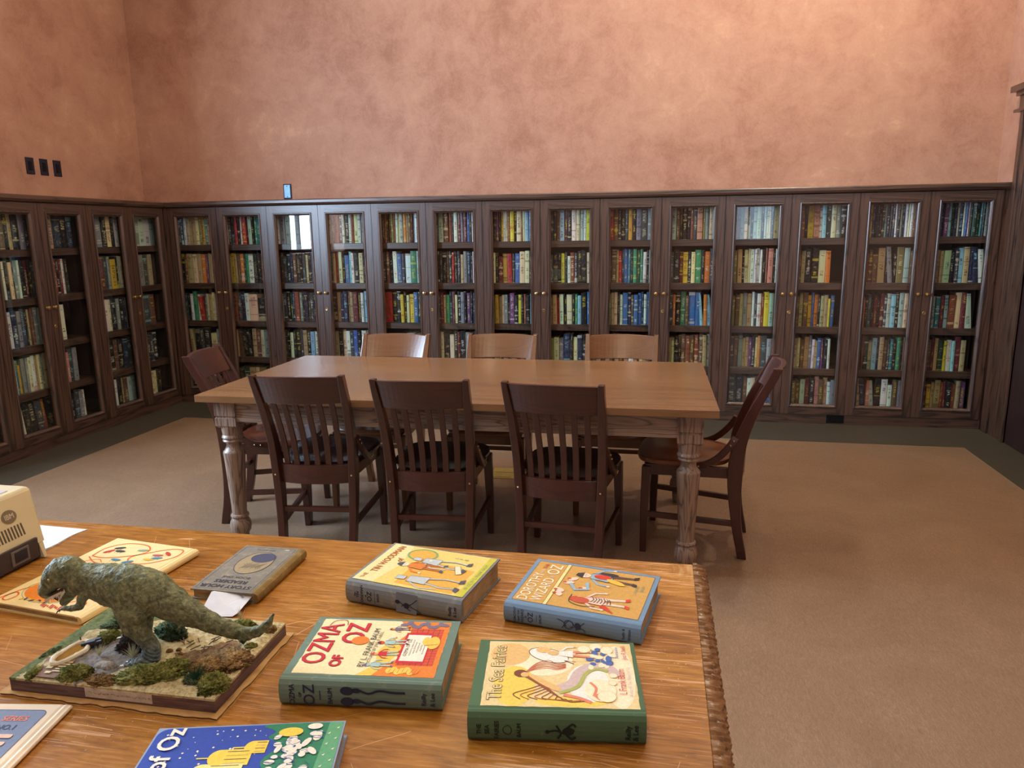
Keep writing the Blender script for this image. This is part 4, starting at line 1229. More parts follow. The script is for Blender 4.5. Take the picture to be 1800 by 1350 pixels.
poly(mb, [(-0.03, y0 + 0.01), (0.090, y0 + 0.004), (0.094, 0.02), (0.02, 0.03), (-0.03, 0.02)], 3, Hh + 0.00032)
poly(mb, [(0.100, y0), (x1, y0), (x1, y1), (0.100, y1)], 8, Hh + 0.0004)
text_mesh(mb, 'OF OZ BY L. FRANK BAUM', 0.107, 0.0, 0.0095, PI / 2, 2, xs=0.95, z=Hh + 0.0006)
text_mesh(mb, 'THE', -0.098, -0.062, 0.012, PI / 2, 1, xs=0.9, z=Hh + 0.0008)
text_mesh(mb, 'TIN WOODMAN', -0.090, 0.018, 0.0200, PI / 2, 1, bold=0.0004, xs=0.80, z=Hh + 0.0008)
text_mesh(mb, 'of', -0.066, 0.018, 0.018, PI / 2, 1, bold=0.0004, z=Hh + 0.0008)
ring_ = [(-0.034 + 0.030 * math.cos(a), 0.054 + 0.024 * math.sin(a)) for a in [2 * PI * i / 32 for i in range(32)]]
poly(mb, ring_, 3, Hh + 0.0005); stroke(mb, ring_, 0.0042, 2, Hh + 0.0007, closed=True)
figure(mb, -0.052, 0.004, 0.090, (9, 6, 5, 1), 0.05, Hh + 0.0009)
for (x, y, s_, a) in ((-0.050, 0.034, 0.100, -0.06), (-0.045, -0.048, 0.110, 0.02)):
    ca_, sa_ = math.cos(a), math.sin(a)
    P = lambda u_, w_: (x + s_ * (u_ * ca_ - w_ * sa_), y + s_ * (u_ * sa_ + w_ * ca_))
    poly(mb, [P(0.30, -0.10), P(0.30, 0.10), P(0.66, 0.13), P(0.66, -0.13)], 4, Hh + 0.0010)
    stroke(mb, [P(0.30, -0.10), P(0.30, 0.10), P(0.66, 0.13), P(0.66, -0.13)], 0.0008, 5, Hh + 0.0012, closed=True)
    poly(mb, [P(0.08, -0.07), P(0.08, 0.07), P(0.25, 0.06), P(0.25, -0.06)], 4, Hh + 0.0010)
    stroke(mb, [P(0.08, -0.07), P(0.08, 0.07), P(0.25, 0.06), P(0.25, -0.06)], 0.0007, 5, Hh + 0.0012, closed=True)
    for sg in (-1, 1):
        stroke(mb, [P(0.66, sg * 0.08), P(0.95, sg * 0.15), P(1.22, sg * 0.12)], 0.0042, 4, Hh + 0.0010)
        stroke(mb, [P(0.66, sg * 0.06), P(0.95, sg * 0.13), P(1.22, sg * 0.10)], 0.0007, 5, Hh + 0.0012)
        poly(mb, [P(1.20, sg * 0.06), P(1.20, sg * 0.18), P(1.28, sg * 0.24), P(1.30, sg * 0.10)], 5, Hh + 0.0012)
    stroke(mb, [P(0.36, -0.10), P(0.60, -0.26), P(0.90, -0.22)], 0.003, 4, Hh + 0.0009)
poly(mb, [(0.050, 0.026), (0.060, 0.030), (0.076, 0.0), (0.066, -0.006)], 9, Hh + 0.0013); stroke(mb, [(0.050, 0.026), (0.060, 0.030), (0.076, 0.0), (0.066, -0.006)], 0.0007, 5, Hh + 0.0014, closed=True)
for i in range(3): text_mesh(mb, ['L', 'F', 'B'][i], 0.038 + 0.011 * i, 0.062 - 0.001 * i, 0.011, PI / 2, 2, z=Hh + 0.0008)
mb.build('cover_print', mats, bk)
mb = MB(); ys = -0.1792 / 2 - 0.0067
for tx, x, s_ in (('The', -0.098, 0.005), ('TIN', -0.092, 0.0078), ('WOODMAN', -0.083, 0.0072), ('of', -0.075, 0.005), ('OZ', -0.067, 0.0135), ('BAUM', -0.049, 0.006), ('Reilly', 0.097, 0.0085), ('& Lee', 0.107, 0.0085)):
    text_mesh(mb, tx, x, 0.0215, s_, PI / 2, 0, bold=0.0002, plane='xz', z=ys)
mb.add([(-0.0565, ys, 0.008), (-0.0558, ys, 0.008), (-0.0558, ys, 0.035), (-0.0565, ys, 0.035)], [(0, 1, 2, 3)])
for pts in ([(-0.012, 0.025), (0.0, 0.020), (0.010, 0.012), (0.018, 0.008)], [(0.004, 0.018), (0.018, 0.020), (0.032, 0.032)], [(0.0, 0.014), (0.010, 0.022), (0.022, 0.014)], [(0.018, 0.016), (0.034, 0.010), (0.040, 0.006)]):
    xzstroke(mb, curve_pts(pts, 5), 0.0016, ys)
blobxz(mb, -0.008, 0.022, 0.005, 0.004, ys); blobxz(mb, 0.010, 0.016, 0.006, 0.005, ys)
mb.build('spine_print', ink((40, 42, 62)), bk)
# pale worn patch of paper left on the spine
mb = MB(); mb.add([(0.0 - 0.012, ys + 0.0003, 0.002), (0.030, ys + 0.0003, 0.002), (0.034, ys + 0.0003, 0.040), (-0.010, ys + 0.0003, 0.041)], [(0, 1, 2, 3)]); mb.build('spine_patch', cloth_mat('faded_spine_patch', srgb(124, 132, 142), lo=0.7), bk)

# ---- 4: blue book
BL4 = cloth_mat('cornflower_cloth', srgb(122, 152, 180), srgb(168, 184, 190), lo=0.60)
bk, cv = hardcover('hardcover_book', (-0.1211, 1.2519, FT), -0.1662, 0.2433, 0.1854, 0.0376, BL4, M_PGE, 'light blue hardcover with tan cover panel and white DOROTHY lettering, near the far corner')
Hh = 0.0376
mats = [ink((206, 160, 84)), ink((244, 236, 206)), ink((52, 50, 56)), ink((240, 222, 150)), ink((150, 180, 196)), ink((212, 62, 46)), ink((232, 206, 186)), ink((96, 70, 60)), ink((230, 190, 70)), ink((120, 150, 130)), ink((196, 84, 60))]
mb = MB(); x0, x1, y0, y1 = -0.113, 0.113, -0.080, 0.084
poly(mb, wavy_edge_box(x0, x1, y0, y1), 0, Hh + 0.0002)
stroke(mb, [(x0, y0), (x1, y0), (x1, y1), (x0, y1)], 0.0009, 2, Hh + 0.0004, closed=True)
poly(mb, [(-0.056, y0), (-0.049, y0), (-0.049, y1), (-0.056, y1)], 3, Hh + 0.0005)
stroke(mb, [(-0.056, y0), (-0.056, y1)], 0.0006, 2, Hh + 0.0007); stroke(mb, [(-0.049, y0), (-0.049, y1)], 0.0006, 2, Hh + 0.0007)
text_mesh(mb, 'DOROTHY', -0.096, -0.022, 0.0285, PI / 2, 1, xs=0.78, z=Hh + 0.0008)
text_mesh(mb, 'AND', -0.094, 0.042, 0.0085, PI / 2, 6, z=Hh + 0.0008); text_mesh(mb, 'THE', -0.094, 0.064, 0.0125, PI / 2, 10, z=Hh + 0.0008)
text_mesh(mb, 'WIZARD', -0.071, -0.028, 0.0285, PI / 2, 1, xs=0.80, z=Hh + 0.0008)
text_mesh(mb, 'IN', -0.071, 0.024, 0.0090, PI / 2, 6, z=Hh + 0.0008)
text_mesh(mb, 'OZ', -0.073, 0.054, 0.0340, PI / 2, 1, xs=0.86, z=Hh + 0.0008)
figure(mb, -0.018, 0.050, 0.105, (6, 4, 2, 7), 0.02, Hh + 0.0009)
figure(mb, -0.006, -0.044, 0.096, (6, 6, 5, 6), 0.10, Hh + 0.0009)
ell(mb, 0.004, -0.046, 0.016, 0.011, 10, Hh + 0.0012); stroke(mb, curve_pts([(-0.016, -0.030), (-0.014, -0.056), (0.010, -0.066), (0.034, -0.060)]), 0.0018, 2, Hh + 0.0012)
ell(mb, 0.020, 0.052, 0.016, 0.009, 5, Hh + 0.0014); ell(mb, 0.030, 0.066, 0.018, 0.006, 2, Hh + 0.0014); ell(mb, 0.048, 0.038, 0.020, 0.007, 8, Hh + 0.0014, rot=-0.4)
stroke(mb, [(-0.03, 0.010), (-0.016, -0.012), (0.006, -0.004), (-0.002, 0.022)], 0.007, 4, Hh + 0.0011)
for (x, y) in ((-0.040, -0.034), (-0.034, 0.012), (-0.03, 0.028), (-0.042, -0.020), (0.0, -0.002)): ell(mb, x, y, 0.010, 0.006, 6, Hh + 0.0010, rot=y * 30); ell(mb, x - 0.008, y, 0.004, 0.003, 10, Hh + 0.0011)
for i in range(7): stroke(mb, curve_pts([(0.022 + 0.005 * i, -0.030), (0.026 + 0.005 * i, -0.038 + 0.002 * (i % 3)), (0.022 + 0.006 * i, -0.048)], 4), 0.0014, 2, Hh + 0.0013)
poly(mb, [(0.040, -0.060), (0.050, -0.052), (0.070, -0.076)], 5, Hh + 0.0014)
text_mesh(mb, 'L. FRANK', 0.090, 0.020, 0.0085, PI / 2, 9, z=Hh + 0.0008); text_mesh(mb, 'BAUM', 0.100, 0.030, 0.0085, PI / 2, 9, z=Hh + 0.0008)
mb.build('cover_print', mats, bk)
mb = MB(); ys = -0.1854 / 2 - 0.0067
for tx, x, s_ in (('DOROTHY', -0.100, 0.0066), ('AND THE', -0.093, 0.005), ('WIZARD', -0.086, 0.0066), ('IN', -0.080, 0.0045), ('OZ', -0.071, 0.0135), ('BAUM', -0.053, 0.0062), ('Reilly &', 0.093, 0.0066), ('Britton', 0.103, 0.0070)):
    text_mesh(mb, tx, x, 0.0185, s_, PI / 2, 0, bold=0.0001, plane='xz', z=ys)
mb.add([(-0.0605, ys, 0.012), (-0.0598, ys, 0.012), (-0.0598, ys, 0.025), (-0.0605, ys, 0.025)], [(0, 1, 2, 3)])
for pts in ([(-0.022, 0.026), (-0.012, 0.022), (-0.006, 0.014)], [(-0.014, 0.010), (0.0, 0.026), (0.012, 0.012)], [(0.0, 0.014), (0.016, 0.018), (0.026, 0.026)], [(0.010, 0.010), (0.022, 0.014), (0.028, 0.008)]):
    xzstroke(mb, curve_pts(pts, 5), 0.0014, ys)
xzstroke(mb, [(-0.002 + 0.008 * math.cos(a), 0.018 + 0.008 * math.sin(a)) for a in [2 * PI * i / 14 for i in range(15)]], 0.0014, ys); blobxz(mb, 0.014, 0.018, 0.006, 0.006, ys)
mb.build('spine_print', ink((48, 62, 92)), bk)

# ---- 5: grey-brown reader, upside down to the camera, spine on the right
GR5 = cloth_mat('grey_drab_cloth', srgb(132, 126, 114), srgb(180, 168, 140), lo=0.48, amt=1.0)
bk, cv = hardcover('hardcover_book', (-0.797, 1.2595, FT), 0.0109, 0.1341, 0.2014, 0.0211, GR5, M_PGE, 'small grey upside-down reader with worn tan spine and a paper slip in it', spine='right')
Hh = 0.0211
mats = [ink((58, 60, 74)), ink((74, 78, 102)), ink((162, 146, 112)), ink((188, 182, 168)), ink((152, 126, 76))]
mb = MB(); x0, x1, y0, y1 = -0.061, 0.052, -0.094, 0.094
stroke(mb, [(x0, y0), (x1, y0), (x1, y1), (x0, y1)], 0.0009, 0, Hh + 0.0003, closed=True)
text_mesh(mb, 'STORY HOUR', -0.005, -0.082, 0.0168, PI, 0, z=Hh + 0.0004, bold=0.0005)
text_mesh(mb, 'READERS', -0.005, -0.062, 0.0168, PI, 0, z=Hh + 0.0004, bold=0.0005)
text_mesh(mb, 'BOOK ONE', -0.005, -0.044, 0.0115, PI, 0, z=Hh + 0.0004)
text_mesh(mb, 'AND BOOKS', -0.010, 0.083, 0.0072, PI, 0, z=Hh + 0.0004)
ov = [(-0.003 + 0.036 * math.cos(a), 0.022 + 0.050 * math.sin(a)) for a in [2 * PI * i / 36 for i in range(36)]]
poly(mb, ov, 2, Hh + 0.0003); stroke(mb, ov, 0.0010, 0, Hh + 0.0006, closed=True)
ell(mb, 0.004, 0.046, 0.026, 0.022, 1, Hh + 0.0005)
for i in range(12): stroke(mb, curve_pts([(-0.022 + 0.004 * i, -0.006 + 0.003 * (i % 3)), (-0.016 + 0.003 * i, 0.004), (-0.020 + 0.004 * i, 0.014 + 0.003 * (i % 4))], 4), 0.0008, 0, Hh + 0.0006)
poly(mb, [(0.030, 0.086), (0.040, 0.086), (0.040, 0.091), (0.031, 0.091)], 3, Hh + 0.0004)
mb.build('cover_print', mats, bk)
M_SPT = cloth_mat('worn_tan_spine', srgb(134, 110, 62), srgb(176, 152, 104), lo=0.5)
mb = MB(); prof = [(0.0585, 0.0213), (0.0632, 0.0213), (0.0673, 0.0200)] + [(0.0675 + 0.0022 + 0.003 * math.sin(PI * i / 6), 0.0211 - 0.0211 * i / 6) for i in range(1, 6)] + [(0.0673, 0.0008), (0.0640, 0.0003), (0.0640, 0.0203)]
mb.loft([[(x, -0.1008 + 0.2016 * i / 20, z) for x, z in prof] for i in range(21)]); mb.build('spine', M_SPT, bk)
M_PAPER = plain('white_note_paper', srgb(226, 230, 238), 0.7, 0.2, vary=0.03)
sl = empty('paper_slip', (0, 0, 0), 0, 'folded white paper slip sticking out of the grey reader', 'paper')
mb = MB()
P_ = [(-0.808, 1.180, 0.8045), (-0.738, 1.172, 0.8045), (-0.7385, 1.114, 0.7955), (-0.768, 1.128, 0.8005), (-0.814, 1.152, 0.8120), (-0.806, 1.094, 0.7925), (-0.745, 1.106, 0.7925)]
th_ = 0.0004
top = [Vector(p) for p in P_]
fs = [(0, 4, 3, 1), (1, 3, 2), (3, 4, 5), (3, 5, 6, 2)]
n0 = len(top)
mb.add([tuple(p) for p in top] + [(p.x, p.y, p.z - th_) for p in top], [f_ for f_ in fs] + [tuple(i + n0 for i in reversed(f_)) for f_ in fs])
mb.build('sheet', M_PAPER, sl)
mb = MB(); text_mesh(mb, 'PEARS', 0, 0, 0.0075, 2.5, 0, z=0); o_ = mb.build('writing', ink((40, 44, 60)), sl); o_.location = (-0.756, 1.158, 0.8052)

# ---- 6: large cream children's book with orange trails
CR6 = plain('cream_jacket', srgb(238, 218, 158), 0.45, 0.35, vary=0.06, scale=9)
bk, cv = hardcover('hardcover_book', (-1.0908, 1.1963, FT), -0.1096, 0.2155, 0.3012, 0.0159, CR6, M_PGE, 'large thin cream picture book with orange winding trails, behind the dinosaur', spine='right')
Hh = 0.0159
mats = [ink((222, 104, 44)), ink((232, 136, 40)), ink((60, 58, 62)), ink((204, 60, 50)), ink((70, 140, 170)), ink((226, 186, 70)), ink((196, 96, 96)), ink((250, 242, 214)), ink((150, 170, 150))]
mb = MB()
for pts, w in (([(-0.085, 0.060), (-0.088, 0.10), (-0.06, 0.132), (-0.01, 0.135), (0.015, 0.11), (0.0, 0.075), (0.02, 0.055), (0.055, 0.06), (0.09, 0.10), (0.085, 0.135), (0.05, 0.13), (0.0, 0.085), (-0.05, 0.06), (-0.085, 0.06)], 0.003),
               ([(-0.088, 0.055), (-0.05, 0.035), (0.0, 0.04), (0.05, 0.05), (0.07, 0.02), (0.05, -0.02), (0.075, -0.05)], 0.0028), ([(-0.1, -0.02), (-0.09, 0.02), (-0.06, 0.05), (-0.04, 0.04)], 0.0016),
               ([(-0.10, -0.135), (-0.09, -0.11), (-0.075, -0.12), (-0.08, -0.14), (-0.095, -0.13), (-0.085, -0.09), (-0.05, -0.06), (-0.03, -0.01)], 0.003), ([(0.04, -0.12), (0.06, -0.10), (0.08, -0.11), (0.075, -0.13)], 0.002)):
    stroke(mb, curve_pts(pts, 8), w, 0, Hh + 0.0004)
ov = [(-0.02 + 0.062 * math.cos(a), -0.085 + 0.042 * math.sin(a)) for a in [2 * PI * i / 36 for i in range(36)]]
poly(mb, ov, 1, Hh + 0.0005); stroke(mb, [(-0.02 + 0.066 * math.cos(a), -0.085 + 0.046 * math.sin(a)) for a in [2 * PI * i / 36 for i in range(36)]], 0.0012, 8, Hh + 0.0005, closed=True)
text_mesh(mb, 'The', 0.005, -0.072, 0.022, -0.1, 7, bold=0.0003, z=Hh + 0.0008); text_mesh(mb, 'All', 0.012, -0.096, 0.024, -0.1, 7, bold=0.0003, z=Hh + 0.0008)
for i in range(9):
    ell(mb, -0.055 + 0.008 * i, -0.128 + 0.002 * (i % 3), 0.005, 0.002, 2 if i % 2 else 5, Hh + 0.0007, rot=0.8 + i)
for i in range(13):
    x = 0.0 + 0.0055 * i; stroke(mb, [(x, -0.128 - 0.002 * (i % 4)), (x + 0.003, -0.138 - 0.002 * (i % 3))], 0.003, 3, Hh + 0.0006)
for (x, y, m_, a) in ((-0.058, 0.108, 2, 0.5), (-0.045, 0.095, 2, 0.1), (-0.068, 0.088, 3, 1.0), (0.05, 0.10, 6, 0.2), (0.066, 0.112, 3, -0.6), (0.058, 0.088, 4, 0.4), (0.045, 0.078, 5, 0.1), (0.012, 0.056, 4, 0.6), (-0.02, 0.058, 4, 0.0), (0.046, 0.032, 4, 0.7), (0.0, 0.112, 8, 0.3), (0.024, 0.036, 0, 0.2)):
    ell(mb, x, y, 0.012, 0.0045, m_, Hh + 0.0007, rot=a)
    for q in range(3): stroke(mb, [(x - 0.006 + 0.006 * q, y), (x - 0.008 + 0.008 * q, y - 0.010)], 0.0010, m_, Hh + 0.0008)
mb.build('cover_print', mats, bk)
mb = MB()
text_mesh(mb, 'VIKING JUNIOR BOOKS', 0, 0, 0.0066, 0, 0, bold=0.0001, z=0)
mb.v = [(0.1078 + 0.0051 + _, -0.0 + a * 1.0 + 0.015, 0.008 + b) for a, b, _ in mb.v]
mb.build('spine_print', ink((40, 34, 34)), bk)

# ---- 7: blue and green book at the bottom edge
BL7 = cloth_mat('deep_blue_board', srgb(150, 170, 200), srgb(196, 200, 200), lo=0.6)
bk, cv = hardcover('hardcover_book', (-0.505, 0.716, FT), 0.244, 0.25, 0.19, 0.025, BL7, M_PGE, 'blue and green picture book with starry sky, cut by the bottom of the frame')
Hh = 0.025
mats = [ink((48, 76, 170)), ink((240, 236, 220)), ink((46, 130, 96)), ink((240, 212, 84)), ink((250, 236, 150)), ink((60, 60, 110)), ink((96, 168, 124)), ink((214, 190, 120))]
mb = MB(); x0, x1, y0, y1 = -0.1225, 0.1225, -0.082, 0.0925
pts = [(x0, y0), (x1, y0), (x1, y1)] + [(x0 + 0.014 - 0.014 * math.sin(a), y1 - 0.014 + 0.014 * math.cos(a)) for a in [i * PI / 2 / 5 for i in range(6)]]
poly(mb, pts, 0, Hh + 0.0002)
poly(mb, curve_pts([(x1, y1), (0.02, y1), (0.035, 0.078), (0.028, 0.066), (0.046, 0.050), (0.030, 0.020), (0.044, -0.01), (0.030, -0.05), (0.040, y0), (x1, y0)], 4) + [(x1, y1)], 2, Hh + 0.0003)
poly(mb, [(0.095, y0), (x1, y0), (x1, y1), (0.104, y1)], 6, Hh + 0.0004)
for i in range(80):
    x = rg.uniform(x0 + 0.004, 0.03); y = rg.uniform(y0, y1 - 0.004); s_ = rg.choice([0.0008, 0.0012, 0.0018])
    poly(mb, [(x - s_, y), (x, y - s_), (x + s_, y), (x, y + s_)], 1, Hh + 0.0005)
for i in range(16): poly(mb, [(0.105 + 0.010 * (i % 2), -0.078 + i * 0.0105), (0.108 + 0.010 * (i % 2), -0.079 + i * 0.0105), (0.109 + 0.010 * (i % 2), -0.075 + i * 0.0105)], 1, Hh + 0.0006)
# plain yellow cluster of rounded towers, no particular building
for (x, y, l, w, m_) in ((-0.005, 0.03, 0.040, 0.030, 3), (-0.015, 0.005, 0.050, 0.028, 4), (-0.010, -0.025, 0.050, 0.034, 3), (-0.02, -0.055, 0.050, 0.026, 4), (0.022, 0.048, 0.018, 0.024, 3)):
    poly(mb, [(x - l / 2, y - w / 2), (x + l / 2, y - w / 2), (x + l / 2, y + w / 2), (x - l / 2, y + w / 2)], m_, Hh + 0.0006)
    ell(mb, x - l / 2, y, w * 0.45, w / 2, m_, Hh + 0.0007); stroke(mb, [(x - l / 2 - w * 0.4, y), (x - l / 2 - w * 0.4 - 0.016, y)], 0.0022, m_, Hh + 0.0007)
    for q in range(4): stroke(mb, [(x - l * 0.3, y - w * 0.36 + q * w * 0.24), (x + l * 0.4, y - w * 0.36 + q * w * 0.24)], 0.0008, 5 if q % 2 else 7, Hh + 0.0009)
for i in range(60):
    x = 0.050 + rg.uniform(-0.010, 0.044); y = rg.uniform(-0.07, 0.072)
    ell(mb, x, y, rg.uniform(0.004, 0.010), rg.uniform(0.003, 0.006), 1, Hh + 0.0007 + i * 0.00001, rot=rg.uniform(0, 3), seg=10)
    stroke(mb, curve_pts([(x - 0.008, y), (x, y + rg.uniform(-0.006, 0.006)), (x + 0.009, y + rg.uniform(-0.004, 0.004))], 4), 0.0008, 0, Hh + 0.0011)
ell(mb, 0.056, 0.074, 0.016, 0.009, 3, Hh + 0.0012); ell(mb, 0.086, 0.084, 0.010, 0.006, 1, Hh + 0.0012)
for i in range(24):
    x = rg.uniform(0.035, 0.09); y = rg.uniform(y0, y1 - 0.01); stroke(mb, [(x, y), (x + rg.uniform(-0.008, 0.008), y + rg.uniform(-0.008, 0.008))], 0.0006, 5, Hh + 0.0006)
text_mesh(mb, 'll of Oz', -0.098, 0.036, 0.038, PI / 2, 1, bold=0.0007, xs=0.95, z=Hh + 0.0012)
mb.build('cover_print', mats, bk)

# ---- 8: thin pamphlet bottom left
CR8 = plain('pamphlet_cover', srgb(232, 214, 184), 0.5, 0.3, vary=0.05, scale=15)
bk, cv = hardcover('pamphlet', (-0.952, 0.702, FT), 0.1626, 0.2735, 0.20, 0.008, CR8, plain('pamphlet_pages', srgb(212, 170, 96), 0.7), 'thin tan-edged booklet with slate-blue panel marked SERIES NO. 1, bottom left', cat='booklet', spine='right')
Hh = 0.008
mats = [ink((122, 134, 160)), ink((60, 68, 100)), ink((240, 196, 168)), ink((232, 128, 96)), ink((244, 222, 206)), ink((140, 160, 206))]
mb = MB()
X1, Y1 = 0.116, 0.086; r_ = 0.010
pts = [(-0.13, -0.095), (X1, -0.095)] + [(X1 - r_ + r_ * math.cos(a), Y1 - r_ + r_ * math.sin(a)) for a in [i * PI / 2 / 5 for i in range(6)]] + [(-0.13, Y1)]
poly(mb, pts, 0, Hh + 0.0002); stroke(mb, pts, 0.0009, 1, Hh + 0.0004, closed=True)
text_mesh(mb, 'SERIES', 0.080, 0.066, 0.0150, 0, 3, bold=0.0003, xs=0.9, z=Hh + 0.0006)
text_mesh(mb, 'NO.1', 0.080, 0.047, 0.0140, 0, 1, bold=0.0003, xs=0.9, z=Hh + 0.0006)
text_mesh(mb, 'GE', 0.070, 0.010, 0.052, 0, 1, bold=0.0022, xs=1.0, z=Hh + 0.0005); text_mesh(mb, 'GE', 0.0695, 0.0112, 0.052, 0, 2, bold=0.0016, xs=1.0, z=Hh + 0.0008)
ell(mb, 0.034, 0.070, 0.010, 0.010, 3, Hh + 0.0005)
poly(mb, [(-0.13, -0.094), (X1 - 0.001, -0.094), (X1 - 0.001, -0.024), (-0.13, -0.024)], 5, Hh + 0.0003)
mb.build('cover_print', mats, bk)

# ------------------------------------------------------------------ dinosaur diorama
DX, DY, DZ = -0.7838, 0.9519, FT
DR = 0.0152
cb = MB()
M_CARD = plain('corrugated_card', srgb(190, 150, 96), 0.8, 0.2, vary=0.12, scale=60)
M_CARDE = plain('card_torn_edge', srgb(120, 88, 54), 0.9, 0.1, vary=0.3, scale=200)
pts = []
rg2 = random.Random(11)
for (xa, ya, xb, yb, n_) in ((-0.184, -0.116, 0.182, -0.1195, 30), (0.182, -0.1195, 0.184, 0.116, 16), (0.184, 0.116, -0.18, 0.114, 16), (-0.18, 0.114, -0.184, -0.116, 10)):
    for i in range(n_):
        t_ = i / n_; j = rg2.uniform(-0.0022, 0.0022)
        pts.append((xa + (xb - xa) * t_ + (j if abs(xb - xa) < 0.1 else 0), ya + (yb - ya) * t_ + (j if abs(yb - ya) < 0.1 else 0)))
for z0, z1, g_, m_ in ((0, 0.0009, 0, 0), (0.0009, 0.0036, 0.0025, 1), (0.0036, 0.0045, 0.0008, 0)):
    cen = Vector((0, 0))
    q = [(x * (1 - g_ / 0.18), y * (1 - g_ / 0.11)) for x, y in pts]
    cb.loft([[(x, y, z0) for x, y in q], [(x, y, z1) for x, y in q]], m_)
cbo = cb.build('cardboard_sheet', [M_CARD, M_CARDE]); cbo.location = (DX - 0.002, DY - 0.001, DZ); cbo.rotation_euler.z = DR
tag(cbo, 'torn corrugated cardboard sheet lying under the dinosaur diorama', 'cardboard')

dio = empty('dinosaur_diorama', (DX, DY, DZ + 0.0045), DR, 'model diorama of a grey-green dinosaur on a mossy wooden base', 'model')
BH = 0.0225
t = NT('painted_wood_edge', 0.6, 0.3); v = t.coord(); n_ = t.noise(t.map(v, (0.08, 0.08, 1)), 260, 4, 0.6)
t.col(t.ramp(n_, [(0.35, srgb(82, 62, 62)), (0.6, srgb(112, 90, 86)), (0.75, srgb(140, 118, 100))])); M_BEDGE = t.mat
t = NT('sand_and_grass_ground', 0.9, 0.2); v = t.coord()
sx = t.n('ShaderNodeSeparateXYZ', i_0=v)
n_ = t.noise(v, 130, 5, 0.7); n2 = t.noise(v, 22, 4, 0.6, 0.6)
sand = t.ramp(n_, [(0.35, srgb(150, 132, 88)), (0.55, srgb(196, 182, 138)), (0.7, srgb(214, 204, 168))])
green = t.ramp(n_, [(0.35, srgb(78, 92, 56)), (0.65, srgb(124, 134, 88))])
brown = t.ramp(n_, [(0.35, srgb(92, 66, 44)), (0.65, srgb(146, 118, 84))])
grey = t.ramp(n_, [(0.35, srgb(96, 92, 90)), (0.65, srgb(150, 142, 134))])
lf = t.math('LESS_THAN', t.math('ADD', t.math('ADD', sx.outputs[0], t.math('MULTIPLY', t.math('ABSOLUTE', t.math('ADD', sx.outputs[1], 0.0)), 0.2)), t.math('MULTIPLY', n2, 0.03)), -0.125)
lf2 = t.math('GREATER_THAN', t.math('SUBTRACT', t.math('SUBTRACT', sx.outputs[1], t.math('MULTIPLY', sx.outputs[0], 0.5)), t.math('MULTIPLY', n2, 0.03)), 0.085)
mid = t.math('LESS_THAN', t.math('ADD', t.math('ABSOLUTE', t.math('ADD', sx.outputs[0], 0.055)), t.math('ADD', t.math('ABSOLUTE', t.math('ADD', sx.outputs[1], 0.03)), t.math('MULTIPLY', n2, 0.05))), 0.10)
rt_ = t.math('LESS_THAN', t.math('ADD', t.math('MULTIPLY', t.math('ABSOLUTE', t.math('SUBTRACT', sx.outputs[0], 0.115)), 0.8), t.math('ADD', t.math('ABSOLUTE', t.math('ADD', sx.outputs[1], 0.015)), t.math('MULTIPLY', n2, 0.05))), 0.085)
c = t.mix(rt_, sand, brown); c = t.mix(mid, c, grey); c = t.mix(t.math('MAXIMUM', lf, lf2), c, green)
t.col(c); t.bump(n_, 0.8, 0.002); M_GROUND = t.mat
HX, HY = 0.1704, 0.1078
mb = MB(); mb.box(-HX, HX, -HY, HY, 0, BH - 0.0035); mb.build('base_board', M_BEDGE, dio, bevel=0.0012)
mb = MB(); gx, gy = 70, 46; rows_ = []


def gz(x, y):
    e = min(1, (HX - abs(x)) / 0.012, (HY - abs(y)) / 0.012)
    return BH - 0.0005 + max(0, e) * (0.0045 * noise.noise((x * 22, y * 22, 1)) + 0.0015 * noise.noise((x * 90, y * 90, 4)) + 0.002 + 0.006 * math.exp(-((x + 0.0) / 0.06) ** 2 - ((y + 0.0) / 0.05) ** 2))


for j in range(gy + 1):
    rows_.append([(-HX + 2 * HX * i / gx, -HY + 2 * HY * j / gy, gz(-HX + 2 * HX * i / gx, -HY + 2 * HY * j / gy)) for i in range(gx + 1)])
mb.loft(rows_, closed=False, cap=False)
per = [(-HX, -HY), (HX, -HY), (HX, HY), (-HX, HY)]
for i in range(4):
    a, b = per[i], per[(i + 1) % 4]
    n0 = len(mb.v); mb.v += [(a[0], a[1], BH - 0.004), (b[0], b[1], BH - 0.004), (b[0], b[1], BH - 0.0005), (a[0], a[1], BH - 0.0005)]; mb.f.append([n0, n0 + 1, n0 + 2, n0 + 3]); mb.m.append(0)
mb.build('ground', M_GROUND, dio, smooth=True)
M_LBL = plain('faded_paper_label', srgb(196, 186, 170), 0.8, 0.2, vary=0.15, scale=90)
mb = MB(); mb.box(-0.041, 0.070, -HY - 0.0006, -HY + 0.0002, 0.004, 0.0185); lb_ = mb.build('paper_label', M_LBL, dio)
mb = MB()
rg2 = random.Random(5); x = -0.036
while x < 0.064:
    w_ = rg2.uniform(0.003, 0.009); cp = [(x + w_ * i / 5, 0.0115 + rg2.uniform(-0.0016, 0.0018)) for i in range(6)]
    xzstroke(mb, curve_pts(cp, 3), 0.0005, -HY - 0.0008); x += w_ + 0.0022
mb.build('faded_handwriting', ink((90, 82, 80)), lb_)

# moss, turf and twigs
def moss_mat(name, a, b, c_):
    t = NT(name, 0.95, 0.1); v = t.coord(); n_ = t.noise(v, 260, 3, 0.7); n2 = t.noise(v, 60, 2)
    t.col(t.ramp(t.math('ADD', t.math('MULTIPLY', n_, 0.6), t.math('MULTIPLY', n2, 0.4)), [(0.36, srgb(*a)), (0.52, srgb(*b)), (0.68, srgb(*c_))])); t.bump(n_, 0.8, 0.002); return t.mat


